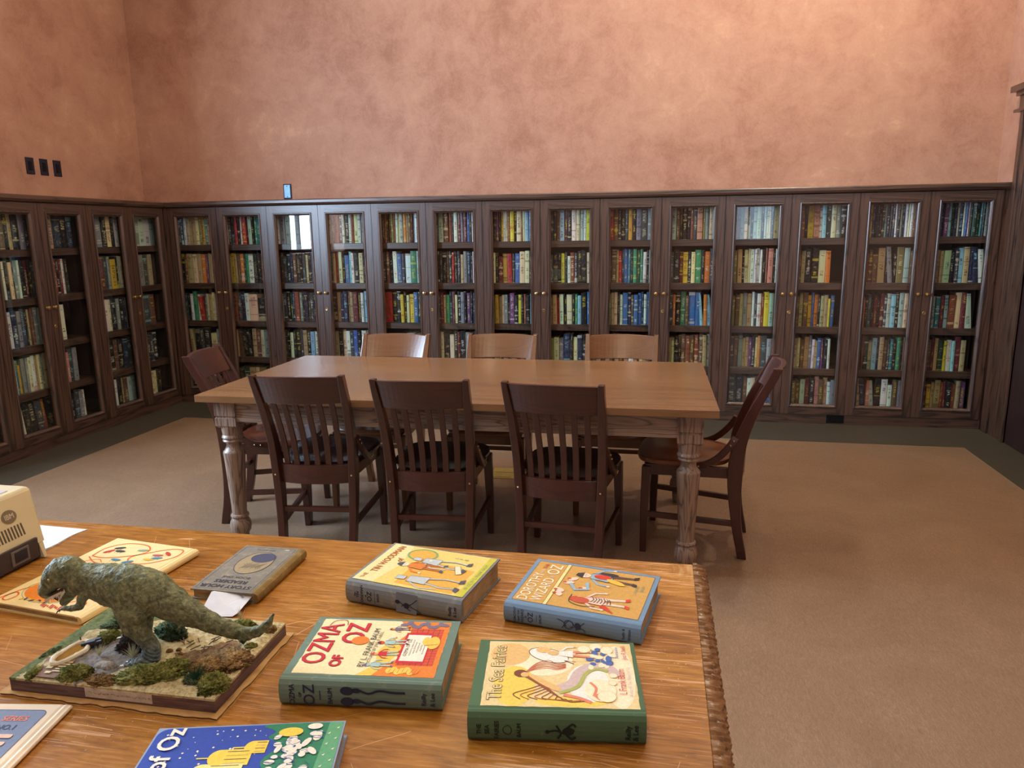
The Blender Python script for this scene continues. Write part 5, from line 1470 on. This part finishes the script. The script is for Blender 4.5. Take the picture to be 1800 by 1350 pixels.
MS_G = moss_mat('olive_moss', (48, 52, 22), (112, 114, 58), (178, 176, 112)); MS_D = moss_mat('dark_moss', (32, 44, 32), (78, 92, 66), (134, 146, 112)); MS_B = moss_mat('dry_brown_moss', (74, 52, 30), (134, 106, 68), (190, 160, 112))
MS_K = moss_mat('dark_brown_clump', (34, 28, 28), (58, 50, 48), (88, 78, 74))
ROCK = moss_mat('pale_grey_stone', (120, 116, 108), (160, 154, 144), (196, 190, 178))


def clump(name, x, y, rx, ry, h, m, seed, rot=0, rough=1.0):
    bm = bmesh.new(); bmesh.ops.create_icosphere(bm, subdivisions=5 if rx > 0.012 else 4, radius=1)
    z0 = gz(x, y) - 0.002
    for vtx in bm.verts:
        p = vtx.co.copy(); n_ = p.normalized()
        d = 1 + rough * (0.24 * noise.noise(n_ * 2.5 + Vector((seed, 0, 0))) + 0.26 * abs(noise.noise(n_ * 7 + Vector((seed, 3, 0)))) + 0.30 * noise.noise(n_ * 17 + Vector((seed, 7, 0))))
        q = Vector((n_.x * rx, n_.y * ry, max(n_.z, -0.15) * h)) * d
        c_, s_ = math.cos(rot), math.sin(rot)
        vtx.co = Vector((x + q.x * c_ - q.y * s_, y + q.x * s_ + q.y * c_, z0 + q.z))
    me = bpy.data.meshes.new(name); bm.to_mesh(me); bm.free(); me.materials.append(m)
    me.polygons.foreach_set('use_smooth', [True] * len(me.polygons))
    o = bpy.data.objects.new(name, me); COL.objects.link(o); o.parent = dio; return o


cl = [('moss_clump', 0.046, -0.074, 0.046, 0.020, 0.017, MS_G, 1, 0.25), ('moss_clump', 0.066, -0.046, 0.026, 0.018, 0.012, MS_G, 2, 0), ('moss_clump', 0.150, -0.078, 0.020, 0.024, 0.014, MS_G, 3, 0.5),
      ('moss_clump', 0.118, -0.072, 0.018, 0.014, 0.009, MS_D, 4, 0), ('dry_moss', 0.135, -0.014, 0.034, 0.034, 0.008, MS_B, 5, 0.2), ('dry_moss', 0.108, -0.034, 0.030, 0.020, 0.008, MS_B, 15, 0.2), ('moss_clump', -0.070, -0.090, 0.023, 0.014, 0.015, MS_G, 6, 0.3),
      ('dry_moss', -0.022, -0.094, 0.026, 0.012, 0.008, MS_B, 7, 0), ('moss_clump', 0.006, 0.034, 0.028, 0.018, 0.022, MS_D, 8, -0.3), ('moss_clump', 0.104, 0.088, 0.022, 0.009, 0.009, MS_G, 9, 0), ('dry_moss', 0.154, 0.078, 0.013, 0.012, 0.008, MS_B, 10, 0),
      ('moss_clump', -0.140, -0.093, 0.010, 0.016, 0.008, MS_G, 11, 0.3), ('moss_clump', -0.158, -0.040, 0.006, 0.018, 0.006, MS_D, 12, -0.2), ('dark_clump', -0.030, -0.010, 0.023, 0.020, 0.020, MS_K, 13, 0), ('moss_clump', -0.092, 0.010, 0.018, 0.014, 0.013, MS_G, 14, 0.4),
      ('moss_clump', 0.152, 0.026, 0.010, 0.009, 0.006, MS_G, 16, 0), ('stone', -0.036, -0.062, 0.012, 0.009, 0.009, ROCK, 17, 0), ('stone', -0.050, -0.058, 0.014, 0.010, 0.006, ROCK, 18, 0.5), ('stone', 0.034, -0.012, 0.006, 0.005, 0.006, MS_B, 19, 0),
      ('stone', 0.046, -0.006, 0.005, 0.005, 0.006, MS_B, 20, 0), ('stone', 0.054, -0.014, 0.005, 0.004, 0.005, MS_B, 21, 0), ('moss_clump', -0.112, 0.046, 0.022, 0.012, 0.007, MS_D, 22, 0.2)]
for (nm, x, y, rx, ry, h, m, sd, rot) in cl: clump(nm, x, y, rx, ry, h, m, sd, rot, 1.0 if 'stone' not in nm else 0.3)


def tuft(name, x, y, h, n_, c_, seed, spread=1.0, thick=0.00045):
    r_ = random.Random(seed); mb = MB(); z = gz(x, y) + 0.001
    for i in range(n_):
        a = r_.uniform(0, 2 * PI); l_ = h * r_.uniform(0.6, 1.1); s_ = r_.uniform(0.15, 0.9) * spread
        ps = [(x + l_ * s_ * q * math.cos(a), y + l_ * s_ * q * math.sin(a), z + l_ * (q - 0.35 * s_ * q * q)) for q in (0, 0.35, 0.7, 1.0)]
        mb.sweep(ps, [thick * 2, thick * 1.6, thick, thick * 0.3], [thick, thick, thick * 0.8, thick * 0.3], up=(0.01, 0.02, 1))
    mb.build(name, c_, dio)


GT = plain('dark_model_grass', srgb(50, 84, 62), 0.7, 0.2, vary=0.25, scale=100); GP = plain('pale_model_grass', srgb(190, 190, 158), 0.7, 0.2, vary=0.15, scale=100)
tuft('grass_tuft', 0.122, -0.075, 0.026, 90, GT, 1); tuft('grass_tuft', 0.137, 0.030, 0.024, 90, GT, 2); tuft('grass_tuft', -0.100, 0.052, 0.026, 110, GT, 3, 1.3)
tuft('pale_grass_tuft', -0.010, -0.040, 0.026, 60, GP, 4, 0.8, 0.0003); tuft('pale_grass_tuft', -0.070, -0.040, 0.020, 40, GP, 5, 0.9, 0.0003); tuft('pale_grass_tuft', 0.090, 0.104, 0.026, 24, GP, 6, 0.5, 0.0003); tuft('pale_grass_tuft', -0.065, 0.040, 0.028, 50, GP, 7, 1.0, 0.0003)
M_TW = plain('dry_twig', srgb(112, 92, 70), 0.8, 0.2, vary=0.3, scale=80)
r_ = random.Random(9)
for i in range(16):
    x = r_.uniform(0.045, 0.115); y = r_.uniform(-0.012, 0.035); a = r_.uniform(0, PI); l_ = r_.uniform(0.008, 0.018); z = gz(x, y) + 0.003
    mb = MB(); mb.sweep([(x, y, z), (x + l_ * math.cos(a), y + l_ * math.sin(a), z + r_.uniform(0, 0.008))], 0.0009, 0.0009, seg=6, up=(0.1, 0.2, 1)); mb.build('twig', M_TW, dio)
# the pool ringed with white, a dark stump and a paved patch
mb = MB(); M_RIM = plain('white_plaster_rim', srgb(226, 216, 190), 0.7, 0.3, vary=0.08, scale=120); rings = []
for i in range(40):
    a = 2 * PI * i / 40; w_ = 1 + 0.10 * noise.noise((math.cos(a) * 3, math.sin(a) * 3, 2))
    cx_, cy_ = -0.121 + 0.0165 * math.cos(a) * 1.0 * w_, -0.040 + 0.034 * math.sin(a) * w_
    rr = 0.0042 + 0.0012 * noise.noise((i * 0.7, 0, 5))
    dirx, diry = math.cos(a), math.sin(a); rings.append([(cx_ + rr * math.cos(b) * dirx, cy_ + rr * math.cos(b) * diry, gz(cx_, cy_) + 0.003 + rr * math.sin(b)) for b in [2 * PI * k_ / 8 for k_ in range(8)]])
rings.append(rings[0]); mb.loft(rings, cap=False); po = mb.build('pool_rim', M_RIM, dio, smooth=True)
mb = MB(); mb.add([(-0.121 + 0.0155 * math.cos(a), -0.040 + 0.032 * math.sin(a), BH + 0.0042) for a in [2 * PI * i / 24 for i in range(24)]], [list(range(24))]); mb.build('pool_water', plain('ochre_pool', srgb(146, 108, 46), 0.15, 0.6, vary=0.1), po)
mb = MB(); mb.sweep([(-0.128, -0.010, 0.022), (-0.129, -0.009, 0.036)], 0.0012, 0.0012, seg=6, up=(1, 0, 0)); mb.build('post', M_TW, dio)
M_BLK = plain('charcoal_lump', srgb(50, 48, 58), 0.5, 0.4, vary=0.3, scale=60)
mb = MB()
for (x, y, a) in ((-0.106, -0.006, 0.2), (-0.100, -0.012, 0.5), (-0.110, -0.014, -0.1)):
    mb.sweep([(x - 0.010, y - 0.003, gz(x, y) + 0.004), (x + 0.010, y + 0.004, gz(x, y) + 0.008)], 0.004, 0.004, seg=8, up=(0, 0.1, 1))
mb.build('log_pile', M_BLK, dio, smooth=True)
mb = MB(); M_PV = plain('red_brown_paving', srgb(140, 112, 98), 0.8, 0.2, vary=0.2, scale=50)
mb.add([(-0.128, -0.103, BH + 0.0028), (-0.096, -0.103, BH + 0.0030), (-0.098, -0.055, BH + 0.0042), (-0.150, -0.055, BH + 0.0034)], [(0, 1, 2, 3)])
mb.build('paving', M_PV, dio)
mb = MB()
for (x, y, w_, h_) in ((-0.128, -0.084, 0.010, 0.012), (-0.120, -0.096, 0.009, 0.006)): mb.add([(x, y, BH + 0.0046), (x + w_, y + 0.001, BH + 0.0046), (x + w_, y + h_, BH + 0.0048), (x - 0.001, y + h_, BH + 0.0046)], [(0, 1, 2, 3)])
for i in range(5): mb.add([(-0.112, -0.090 + 0.006 * i, BH + 0.0046), (-0.097, -0.089 + 0.006 * i, BH + 0.0046), (-0.097, -0.086 + 0.006 * i, BH + 0.0046), (-0.112, -0.087 + 0.006 * i, BH + 0.0046)], [(0, 1, 2, 3)])
mb.build('pale_paving_slabs', plain('pale_slab', srgb(222, 206, 160), 0.8, 0.2), dio)

# the dinosaur itself: one continuous skin grown from shaped tubes
t = NT('painted_reptile_skin', 0.55, 0.35)
v = t.coord(); sx = t.n('ShaderNodeSeparateXYZ', i_0=v)
na = t.noise(v, 110, 4, 0.65, 0.6); nb = t.noise(v, 26, 3)
vo = t.n('ShaderNodeTexVoronoi', i_Vector=v, i_Scale=420.0).outputs['Distance']
wr = t.noise(t.map(v, (1.0, 1.0, 2.6)), 120, 3, 0.6, 1.5)
geo = t.n('ShaderNodeNewGeometry'); gzn = t.n('ShaderNodeSeparateXYZ', i_0=geo.outputs['Normal']).outputs[2]
body = t.ramp(na, [(0.34, srgb(74, 80, 56)), (0.52, srgb(112, 118, 84)), (0.70, srgb(150, 154, 112))])
bluish = t.ramp(na, [(0.34, srgb(72, 86, 90)), (0.60, srgb(116, 130, 134)), (0.75, srgb(160, 170, 168))])
lowz = t.math('MULTIPLY', t.math('SUBTRACT', t.math('ADD', 0.060, t.math('MULTIPLY', nb, 0.03)), sx.outputs[2]), 30.0, clamp=True)
c = t.mix(lowz, body, bluish); t.col(c)
t.bump(t.math('ADD', t.math('MULTIPLY', wr, 0.7), t.math('MULTIPLY', vo, 0.5)), 0.7, 0.0016)
M_DINO = t.mat


def toD(p):
    """world -> diorama local"""
    x, y, z = p[0] - DX, p[1] - DY, p[2] - (DZ + 0.0045)
    c_, s_ = math.cos(-DR), math.sin(-DR)
    return (x * c_ - y * s_, x * s_ + y * c_, z)


def chain(mb, pts, seg=20):
    """pts: (x,y,z, half height, half width) -> smooth tube with elliptical section, tube axis in the xz plane mostly"""
    P = [Vector(toD(p[:3])) for p in pts]; rings = []
    N_ = []
    for i in range(len(P) - 1):
        for k_ in range(5):
            t_ = k_ / 5; q = []
            p0, p1, p2, p3 = P[max(i - 1, 0)], P[i], P[i + 1], P[min(i + 2, len(P) - 1)]
            q = 0.5 * ((2 * p1) + (-p0 + p2) * t_ + (2 * p0 - 5 * p1 + 4 * p2 - p3) * t_ ** 2 + (-p0 + 3 * p1 - 3 * p2 + p3) * t_ ** 3)
            a, b = pts[i], pts[i + 1]; s_ = t_ * t_ * (3 - 2 * t_)
            N_.append((q, a[3] + (b[3] - a[3]) * s_, a[4] + (b[4] - a[4]) * s_))
    N_.append((P[-1], pts[-1][3], pts[-1][4]))
    for i, (q, rh, rw) in enumerate(N_):
        tg = (N_[min(i + 1, len(N_) - 1)][0] - N_[max(i - 1, 0)][0]).normalized()
        side = Vector((0, 1, 0)); side = (side - tg * side.dot(tg)).normalized(); upv = tg.cross(side)
        rings.append([q + side * (rw * math.cos(2 * PI * j / seg)) + upv * (rh * math.sin(2 * PI * j / seg)) for j in range(seg)])
    mb.loft(rings)


Yc = 0.930
mb = MB()
chain(mb, [(-0.905, Yc, 0.945, 0.016, 0.012), (-0.886, Yc, 0.940, 0.0265, 0.020), (-0.862, Yc, 0.938, 0.029, 0.023), (-0.83, Yc, 0.934, 0.035, 0.029), (-0.795, Yc, 0.930, 0.040, 0.033), (-0.762, Yc, 0.926, 0.037, 0.031), (-0.732, Yc, 0.914, 0.029, 0.024),
           (-0.70, Yc, 0.900, 0.022, 0.018), (-0.67, Yc, 0.8885, 0.0175, 0.014), (-0.64, Yc, 0.879, 0.014, 0.011), (-0.612, Yc, 0.873, 0.0115, 0.009), (-0.588, Yc, 0.878, 0.009, 0.0072), (-0.569, Yc, 0.893, 0.0058, 0.005), (-0.556, Yc, 0.911, 0.0022, 0.002)])
# cranium and upper jaw
chain(mb, [(-0.882, Yc, 0.950, 0.018, 0.016), (-0.900, Yc, 0.951, 0.0260, 0.0205), (-0.917, Yc, 0.947, 0.0262, 0.0215), (-0.933, Yc, 0.938, 0.0205, 0.0180), (-0.946, Yc, 0.924, 0.0145, 0.0140), (-0.9545, Yc, 0.911, 0.0118, 0.0112), (-0.9585, Yc, 0.903, 0.006, 0.006)])
# lower jaw, open
chain(mb, [(-0.892, Yc, 0.932, 0.017, 0.017), (-0.902, Yc, 0.921, 0.0115, 0.0145), (-0.913, Yc, 0.908, 0.0080, 0.0120), (-0.9215, Yc, 0.897, 0.0062, 0.0085), (-0.924, Yc, 0.8935, 0.002, 0.003)])
for s, yy in ((-1, 0.909), (1, 0.951)):
    sh = -0.872
    chain(mb, [(sh + 0.01, Yc + s * 0.014, 0.930, 0.010, 0.008), (sh + 0.004, Yc + s * 0.022, 0.918, 0.0085, 0.007), (sh + 0.002, Yc + s * 0.025, 0.909, 0.007, 0.006), (sh - 0.010, Yc + s * 0.026, 0.904, 0.0055, 0.005), (sh - 0.026, Yc + s * 0.025, 0.902, 0.004, 0.004), (sh - 0.034, Yc + s * 0.025, 0.899, 0.0022, 0.003)], 12)
# legs
BZ = DZ + 0.0045 + BH
chain(mb, [(-0.792, 0.916, 0.936, 0.020, 0.012), (-0.787, 0.911, 0.918, 0.030, 0.017), (-0.783, 0.908, 0.900, 0.026, 0.017), (-0.781, 0.908, 0.882, 0.0205, 0.0145), (-0.772, 0.910, 0.868, 0.0165, 0.0125), (-0.763, 0.912, 0.855, 0.0145, 0.0115), (-0.760, 0.913, 0.840, 0.0140, 0.012), (-0.764, 0.912, BZ + 0.002, 0.015, 0.014)], 20)
chain(mb, [(-0.765, 0.912, BZ + 0.010, 0.009, 0.012), (-0.780, 0.908, BZ + 0.006, 0.007, 0.014), (-0.790, 0.906, BZ + 0.003, 0.004, 0.013)], 14)
chain(mb, [(-0.786, 0.948, 0.930, 0.022, 0.012), (-0.788, 0.954, 0.912, 0.026, 0.015), (-0.792, 0.957, 0.893, 0.020, 0.013), (-0.798, 0.958, 0.876, 0.0145, 0.0115), (-0.801, 0.958, 0.862, 0.012, 0.010), (-0.803, 0.958, 0.850, 0.0125, 0.011), (-0.806, 0.957, 0.841, 0.014, 0.012)], 20)
chain(mb, [(-0.802, 0.957, 0.850, 0.010, 0.011), (-0.814, 0.954, 0.846, 0.0105, 0.0125), (-0.826, 0.951, 0.841, 0.007, 0.012), (-0.832, 0.950, 0.838, 0.003, 0.010)], 14)
for dy in (-0.008, 0, 0.008):
    chain(mb, [(-0.784, 0.907 + dy, BZ + 0.005, 0.0045, 0.0042), (-0.796, 0.905 + dy * 1.3, BZ + 0.003, 0.003, 0.003)], 10)
    chain(mb, [(-0.824, 0.951 + dy, 0.842, 0.0045, 0.004), (-0.834, 0.949 + dy * 1.2, 0.838, 0.003, 0.003)], 10)
me = mb.mesh('dinosaur_body', [M_DINO], True)
o = bpy.data.objects.new('dinosaur_body', me); COL.objects.link(o)
md = o.modifiers.new('r', 'REMESH'); md.mode = 'VOXEL'; md.voxel_size = 0.00125
md = o.modifiers.new('s', 'SMOOTH'); md.factor = 0.6; md.iterations = 9
dg = bpy.context.evaluated_depsgraph_get()
me2 = bpy.data.meshes.new_from_object(o.evaluated_get(dg)); o.modifiers.clear(); o.data = me2
nrm = [vtx.normal.copy() for vtx in me2.vertices]
for vtx, n_ in zip(me2.vertices, nrm):
    p = vtx.co
    legz = max(0, min(1, (0.062 - p.z) / 0.03))
    w_ = 0.0016 * (noise.noise(p * 70) - 0.1) + 0.0009 * noise.noise(p * 210)
    fold = 0.0011 * legz * math.sin(p.z * 900 + p.x * 500 + 2 * noise.noise(p * 60))
    ribs = 0.0009 * max(0, 1 - abs(p.z - 0.075) / 0.03) * math.sin((p.x * 1.0 + p.z * 0.3) * 700) * (1 if -0.07 < p.x < 0.0 else 0)
    vtx.co = p + n_ * (w_ + fold + ribs)
me2.polygons.foreach_set('use_smooth', [True] * len(me2.polygons)); me2.materials.clear(); me2.materials.append(M_DINO)
o.name = 'dinosaur'; o.parent = dio
dino = o
# dark mouth lining, teeth, eyes, claws
M_MOUTH = plain('dark_mouth', srgb(70, 46, 44), 0.5); M_TOOTH = plain('ivory_teeth', srgb(222, 210, 176), 0.4, vary=0.05); M_EYE = plain('yellow_eye', srgb(190, 170, 70), 0.2)
mb = MB(); mo = [toD(q) for q in ((-0.900, Yc - 0.014, 0.932), (-0.942, Yc - 0.0100, 0.911), (-0.922, Yc - 0.0080, 0.9005), (-0.902, Yc - 0.0125, 0.919))]
mo2 = [toD(q) for q in ((-0.900, Yc + 0.014, 0.932), (-0.942, Yc + 0.0100, 0.911), (-0.922, Yc + 0.0080, 0.9005), (-0.902, Yc + 0.0125, 0.919))]
mb.loft([mo, mo2]); mb.build('mouth_lining', M_MOUTH, dino)
for s in (-1, 1):
    for (a, b, n_, dz) in (((-0.9475, 0.9045), (-0.911, 0.9235), 11, -0.0085), ((-0.9225, 0.9030), (-0.9045, 0.9225), 8, 0.0065)):
        mb = MB()
        for i in range(n_):
            t_ = i / (n_ - 1); x = a[0] + (b[0] - a[0]) * t_; z = a[1] + (b[1] - a[1]) * t_; y = Yc + s * (0.0100 + 0.0055 * t_)
            p = Vector(toD((x, y, z))); L_ = dz * (0.7 + 0.5 * ((i * 7) % 3) / 2)
            mb.loft([[p + Vector((q * math.cos(w_), q * math.sin(w_), h_)) for w_ in (0, 2.1, 4.2)] for q, h_ in ((0.0016, 0), (0.0011, L_ * 0.5), (0.0001, L_))])
        mb.build('tooth_row', M_TOOTH, dino)
    mb = MB(); e_ = toD((-0.9255, Yc + s * 0.0200, 0.9440)); mb.ball(e_, 0.0023); mb.build('eye', M_EYE, dino, smooth=True)
    mb = MB(); mb.ball((e_[0], e_[1] + s * 0.0018, e_[2]), 0.0009); mb.build('pupil', M_DARKMETAL, dino, smooth=True)
    mb = MB(); mb.ball(toD((-0.957, Yc + s * 0.0075, 0.9140)), 0.0014); mb.build('nostril', M_MOUTH, dino, smooth=True)
    for dy in (-0.003, 0.003):
        mb = MB(); chain(mb, [(-0.905, Yc + s * 0.025 + dy, 0.8995, 0.0015, 0.0013), (-0.910, Yc + s * 0.025 + dy, 0.896, 0.001, 0.0009), (-0.913, Yc + s * 0.025 + dy, 0.891, 0.0002, 0.0002)], 8); mb.build('claw', plain('dark_claw', srgb(70, 72, 70), 0.4), dino, smooth=True)
for (fx, fy, fz) in ((-0.797, 0.905, BZ + 0.003), (-0.835, 0.949, 0.838)):
    for dy in (-0.0105, 0, 0.0105):
        mb = MB(); chain(mb, [(fx + 0.002, fy + dy, fz, 0.0024, 0.002), (fx - 0.004, fy + dy, fz - 0.001, 0.0015, 0.0013), (fx - 0.008, fy + dy, fz - 0.003, 0.0002, 0.0002)], 8); mb.build('claw', M_TOOTH, dino, smooth=True)

# small cream card tucked beside the diorama
cc_ = MB(); cc_.add([(-0.996, 1.036, FT), (-0.95, 1.036, FT), (-0.95, 1.112, FT), (-0.996, 1.112, FT), (-0.996, 1.036, FT + 0.0006), (-0.95, 1.036, FT + 0.0006), (-0.95, 1.112, FT + 0.0006), (-0.996, 1.112, FT + 0.0006)],
                    [(0, 3, 2, 1), (4, 5, 6, 7), (0, 1, 5, 4), (1, 2, 6, 5), (2, 3, 7, 6), (3, 0, 4, 7)])
tag(cc_.build('paper_card', plain('cream_card', srgb(226, 212, 168), 0.7, 0.2, vary=0.04)), 'cream card lying between the picture book and the diorama', 'paper')

# ------------------------------------------------------------------ beige computer box on the left and the embossed sheet behind it
M_BEI = plain('beige_plastic', srgb(206, 194, 156), 0.5, 0.35, vary=0.04, scale=14); M_CHAR = plain('charcoal_plastic', srgb(62, 54, 54), 0.55, 0.35, vary=0.06)
pc = empty('computer_unit', (-1.304, 1.246, FT), 0, 'beige plastic computer unit with dark base and oval badge, left edge of the table', 'computer')
# local frame: x toward +x room, y away from camera; face at x ~ 0, leaning back toward the top
def fx(z): return 0.014 - 0.046 * (z / 0.150)
mb = MB()
Y0, Y1, XB = -0.30, 0.045, -0.33
def sec(z, g_=0):
    x = fx(z) - g_; y1 = Y1 + 0.012 - 0.0 * z - 0.02 * (1 - z / 0.15) - g_ * 1
    r_ = 0.008
    return [(XB, Y0, z), (x, Y0, z), (x, y1 - r_, z), (x - r_ * 0.3, y1 - r_ * 0.3, z), (x - r_, y1, z), (XB, y1, z)]
mb.loft([sec(0.034), sec(0.10), sec(0.143), sec(0.148, 0.002), sec(0.150, 0.006)])
mb.loft([[(-0.03, 0.022, z), (fx(z), 0.022, z), (fx(z), Y1 + 0.004 - 0.02 * (1 - z / 0.15), z), (-0.03, Y1 + 0.004 - 0.02 * (1 - z / 0.15), z)] for z in (0.002, 0.0335)])
hs = mb.build('housing', M_BEI, pc, bevel=0.001)
mb = MB(); mb.box(XB + 0.004, 0.004, Y0 + 0.004, 0.022, 0.004, 0.036)
mb.box(0.0, 0.0065, Y0 + 0.004, 0.018, 0.006, 0.050)
bs = mb.build('dark_base', M_CHAR, pc, bevel=0.002)
mb = MB(); mb.box(0.0040, 0.0085, -0.052, -0.008, 0.012, 0.044); fr_ = mb.build('port_frame', plain('grey_port', srgb(104, 98, 96), 0.5), bs, bevel=0.001)
mb = MB(); mb.box(0.0070, 0.0092, -0.045, -0.014, 0.018, 0.040); mb.build('port', plain('dark_blue_port', srgb(22, 24, 44), 0.3), fr_)
# vents
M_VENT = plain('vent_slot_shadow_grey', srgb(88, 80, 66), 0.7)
for i in range(18):
    y = 0.000 - 0.0078 * i
    za, zb_ = 0.063, 0.088
    mb = MB()
    for (z0, z1) in ((za, zb_),):
        mb.loft([[(fx(z) - 0.003, y - 0.0018, z), (fx(z) + 0.0006, y - 0.0018, z), (fx(z) + 0.0006, y + 0.0018, z), (fx(z) - 0.003, y + 0.0018, z)] for z in (z0, z1)])
    mb.build('vent_slot', M_VENT, hs)
for y in (-0.082, -0.090, -0.098):
    mb = MB(); mb.loft([[(fx(z) - 0.003, y - 0.0015, z), (fx(z) + 0.0006, y - 0.0015, z), (fx(z) + 0.0006, y + 0.0015, z), (fx(z) - 0.003, y + 0.0015, z)] for z in (0.137, 0.147)]); mb.build('vent_slot', M_VENT, hs)
# oval badge with three letters
mb = MB(); by, bz = -0.019, 0.1085
mb.loft([[(fx(bz + 0.014 * math.sin(a)) + o_, by + 0.018 * math.cos(a), bz + 0.0135 * math.sin(a)) for a in [2 * PI * i / 30 for i in range(30)]] for o_ in (-0.002, 0.0008)])
bd = mb.build('badge', plain('bronze_badge', srgb(134, 122, 98), 0.4, 0.5, 0.4), hs)
mb = MB(); text_mesh(mb, 'IBM', 0, 0, 0.0145, 0, 0, bold=0.0003, z=0)
mb.v = [(fx(bz + b) + 0.0012 + _, by + a, bz + b) for a, b, _ in mb.v]
mb.build('badge_lettering', plain('badge_silver', srgb(206, 198, 176), 0.4, 0.5, 0.3), bd)
M_TOPP = plain('grey_top_panel', srgb(190, 190, 196), 0.5); mb = MB(); mb.box(-0.20, -0.052, -0.16, 0.018, 0.1498, 0.1512); tp = mb.build('top_panel', M_TOPP, pc)
mb = MB(); mb.box(-0.085, -0.062, -0.045, -0.008, 0.151, 0.1525); mb.build('red_switch', plain('red_plastic', srgb(196, 40, 70), 0.4), tp)
# embossed bluish-white sheet
t = NT('embossed_white_sheet', 0.8, 0.2); v = t.coord(); n_ = t.noise(v, 330, 2, 0.5); n2 = t.noise(t.map(v, (0.6, 3, 1)), 110, 1)
t.col(t.ramp(n_, [(0.4, srgb(206, 216, 224)), (0.6, srgb(232, 238, 242))])); t.bump(n_, 0.9, 0.002); M_EMB = t.mat
mb = MB(); rings = []
for j in range(9):
    f_ = j / 8; rings.append([(x, y, z) for x, y, z in ((-1.62, 1.15 + 0.28 * f_, FT), (-1.330 + 0.014 * f_ + 0.006 * math.sin(f_ * 6), 1.285 + 0.137 * f_ - 0.0, FT), (-1.330 + 0.014 * f_ + 0.006 * math.sin(f_ * 6), 1.285 + 0.137 * f_, FT + 0.0022 + 0.001 * math.sin(f_ * 5)), (-1.62, 1.15 + 0.28 * f_, FT + 0.0022))])
mb.loft(rings); tag(mb.build('embossed_sheet', M_EMB), 'bluish white embossed sheet lying partly under the beige computer', 'sheet')

# the few spine titles that can be read on the shelves
for (key, ri, n_, tx, sz, c_) in (('B12', 1, 3, 'MOBY DICK', 0.016, (226, 226, 214)), ('B2', 0, 7, 'OZ', 0.018, (236, 226, 216)), ('L2', 1, 8, 'QUEEN VICTORIA', 0.014, (224, 220, 206))):
    o_ = ledge.get((key, ri, n_))
    if o_ is None: continue
    h_ = max(v_.co.z for v_ in o_.data.vertices)
    mb = MB(); text_mesh(mb, tx, 0, h_ * 0.5, sz, -PI / 2, 0, bold=0.0004, xs=1.0 if len(tx) > 2 else 0.9, plane='xz', z=-0.0022)
    mb.build('spine_title', ink(c_), o_)
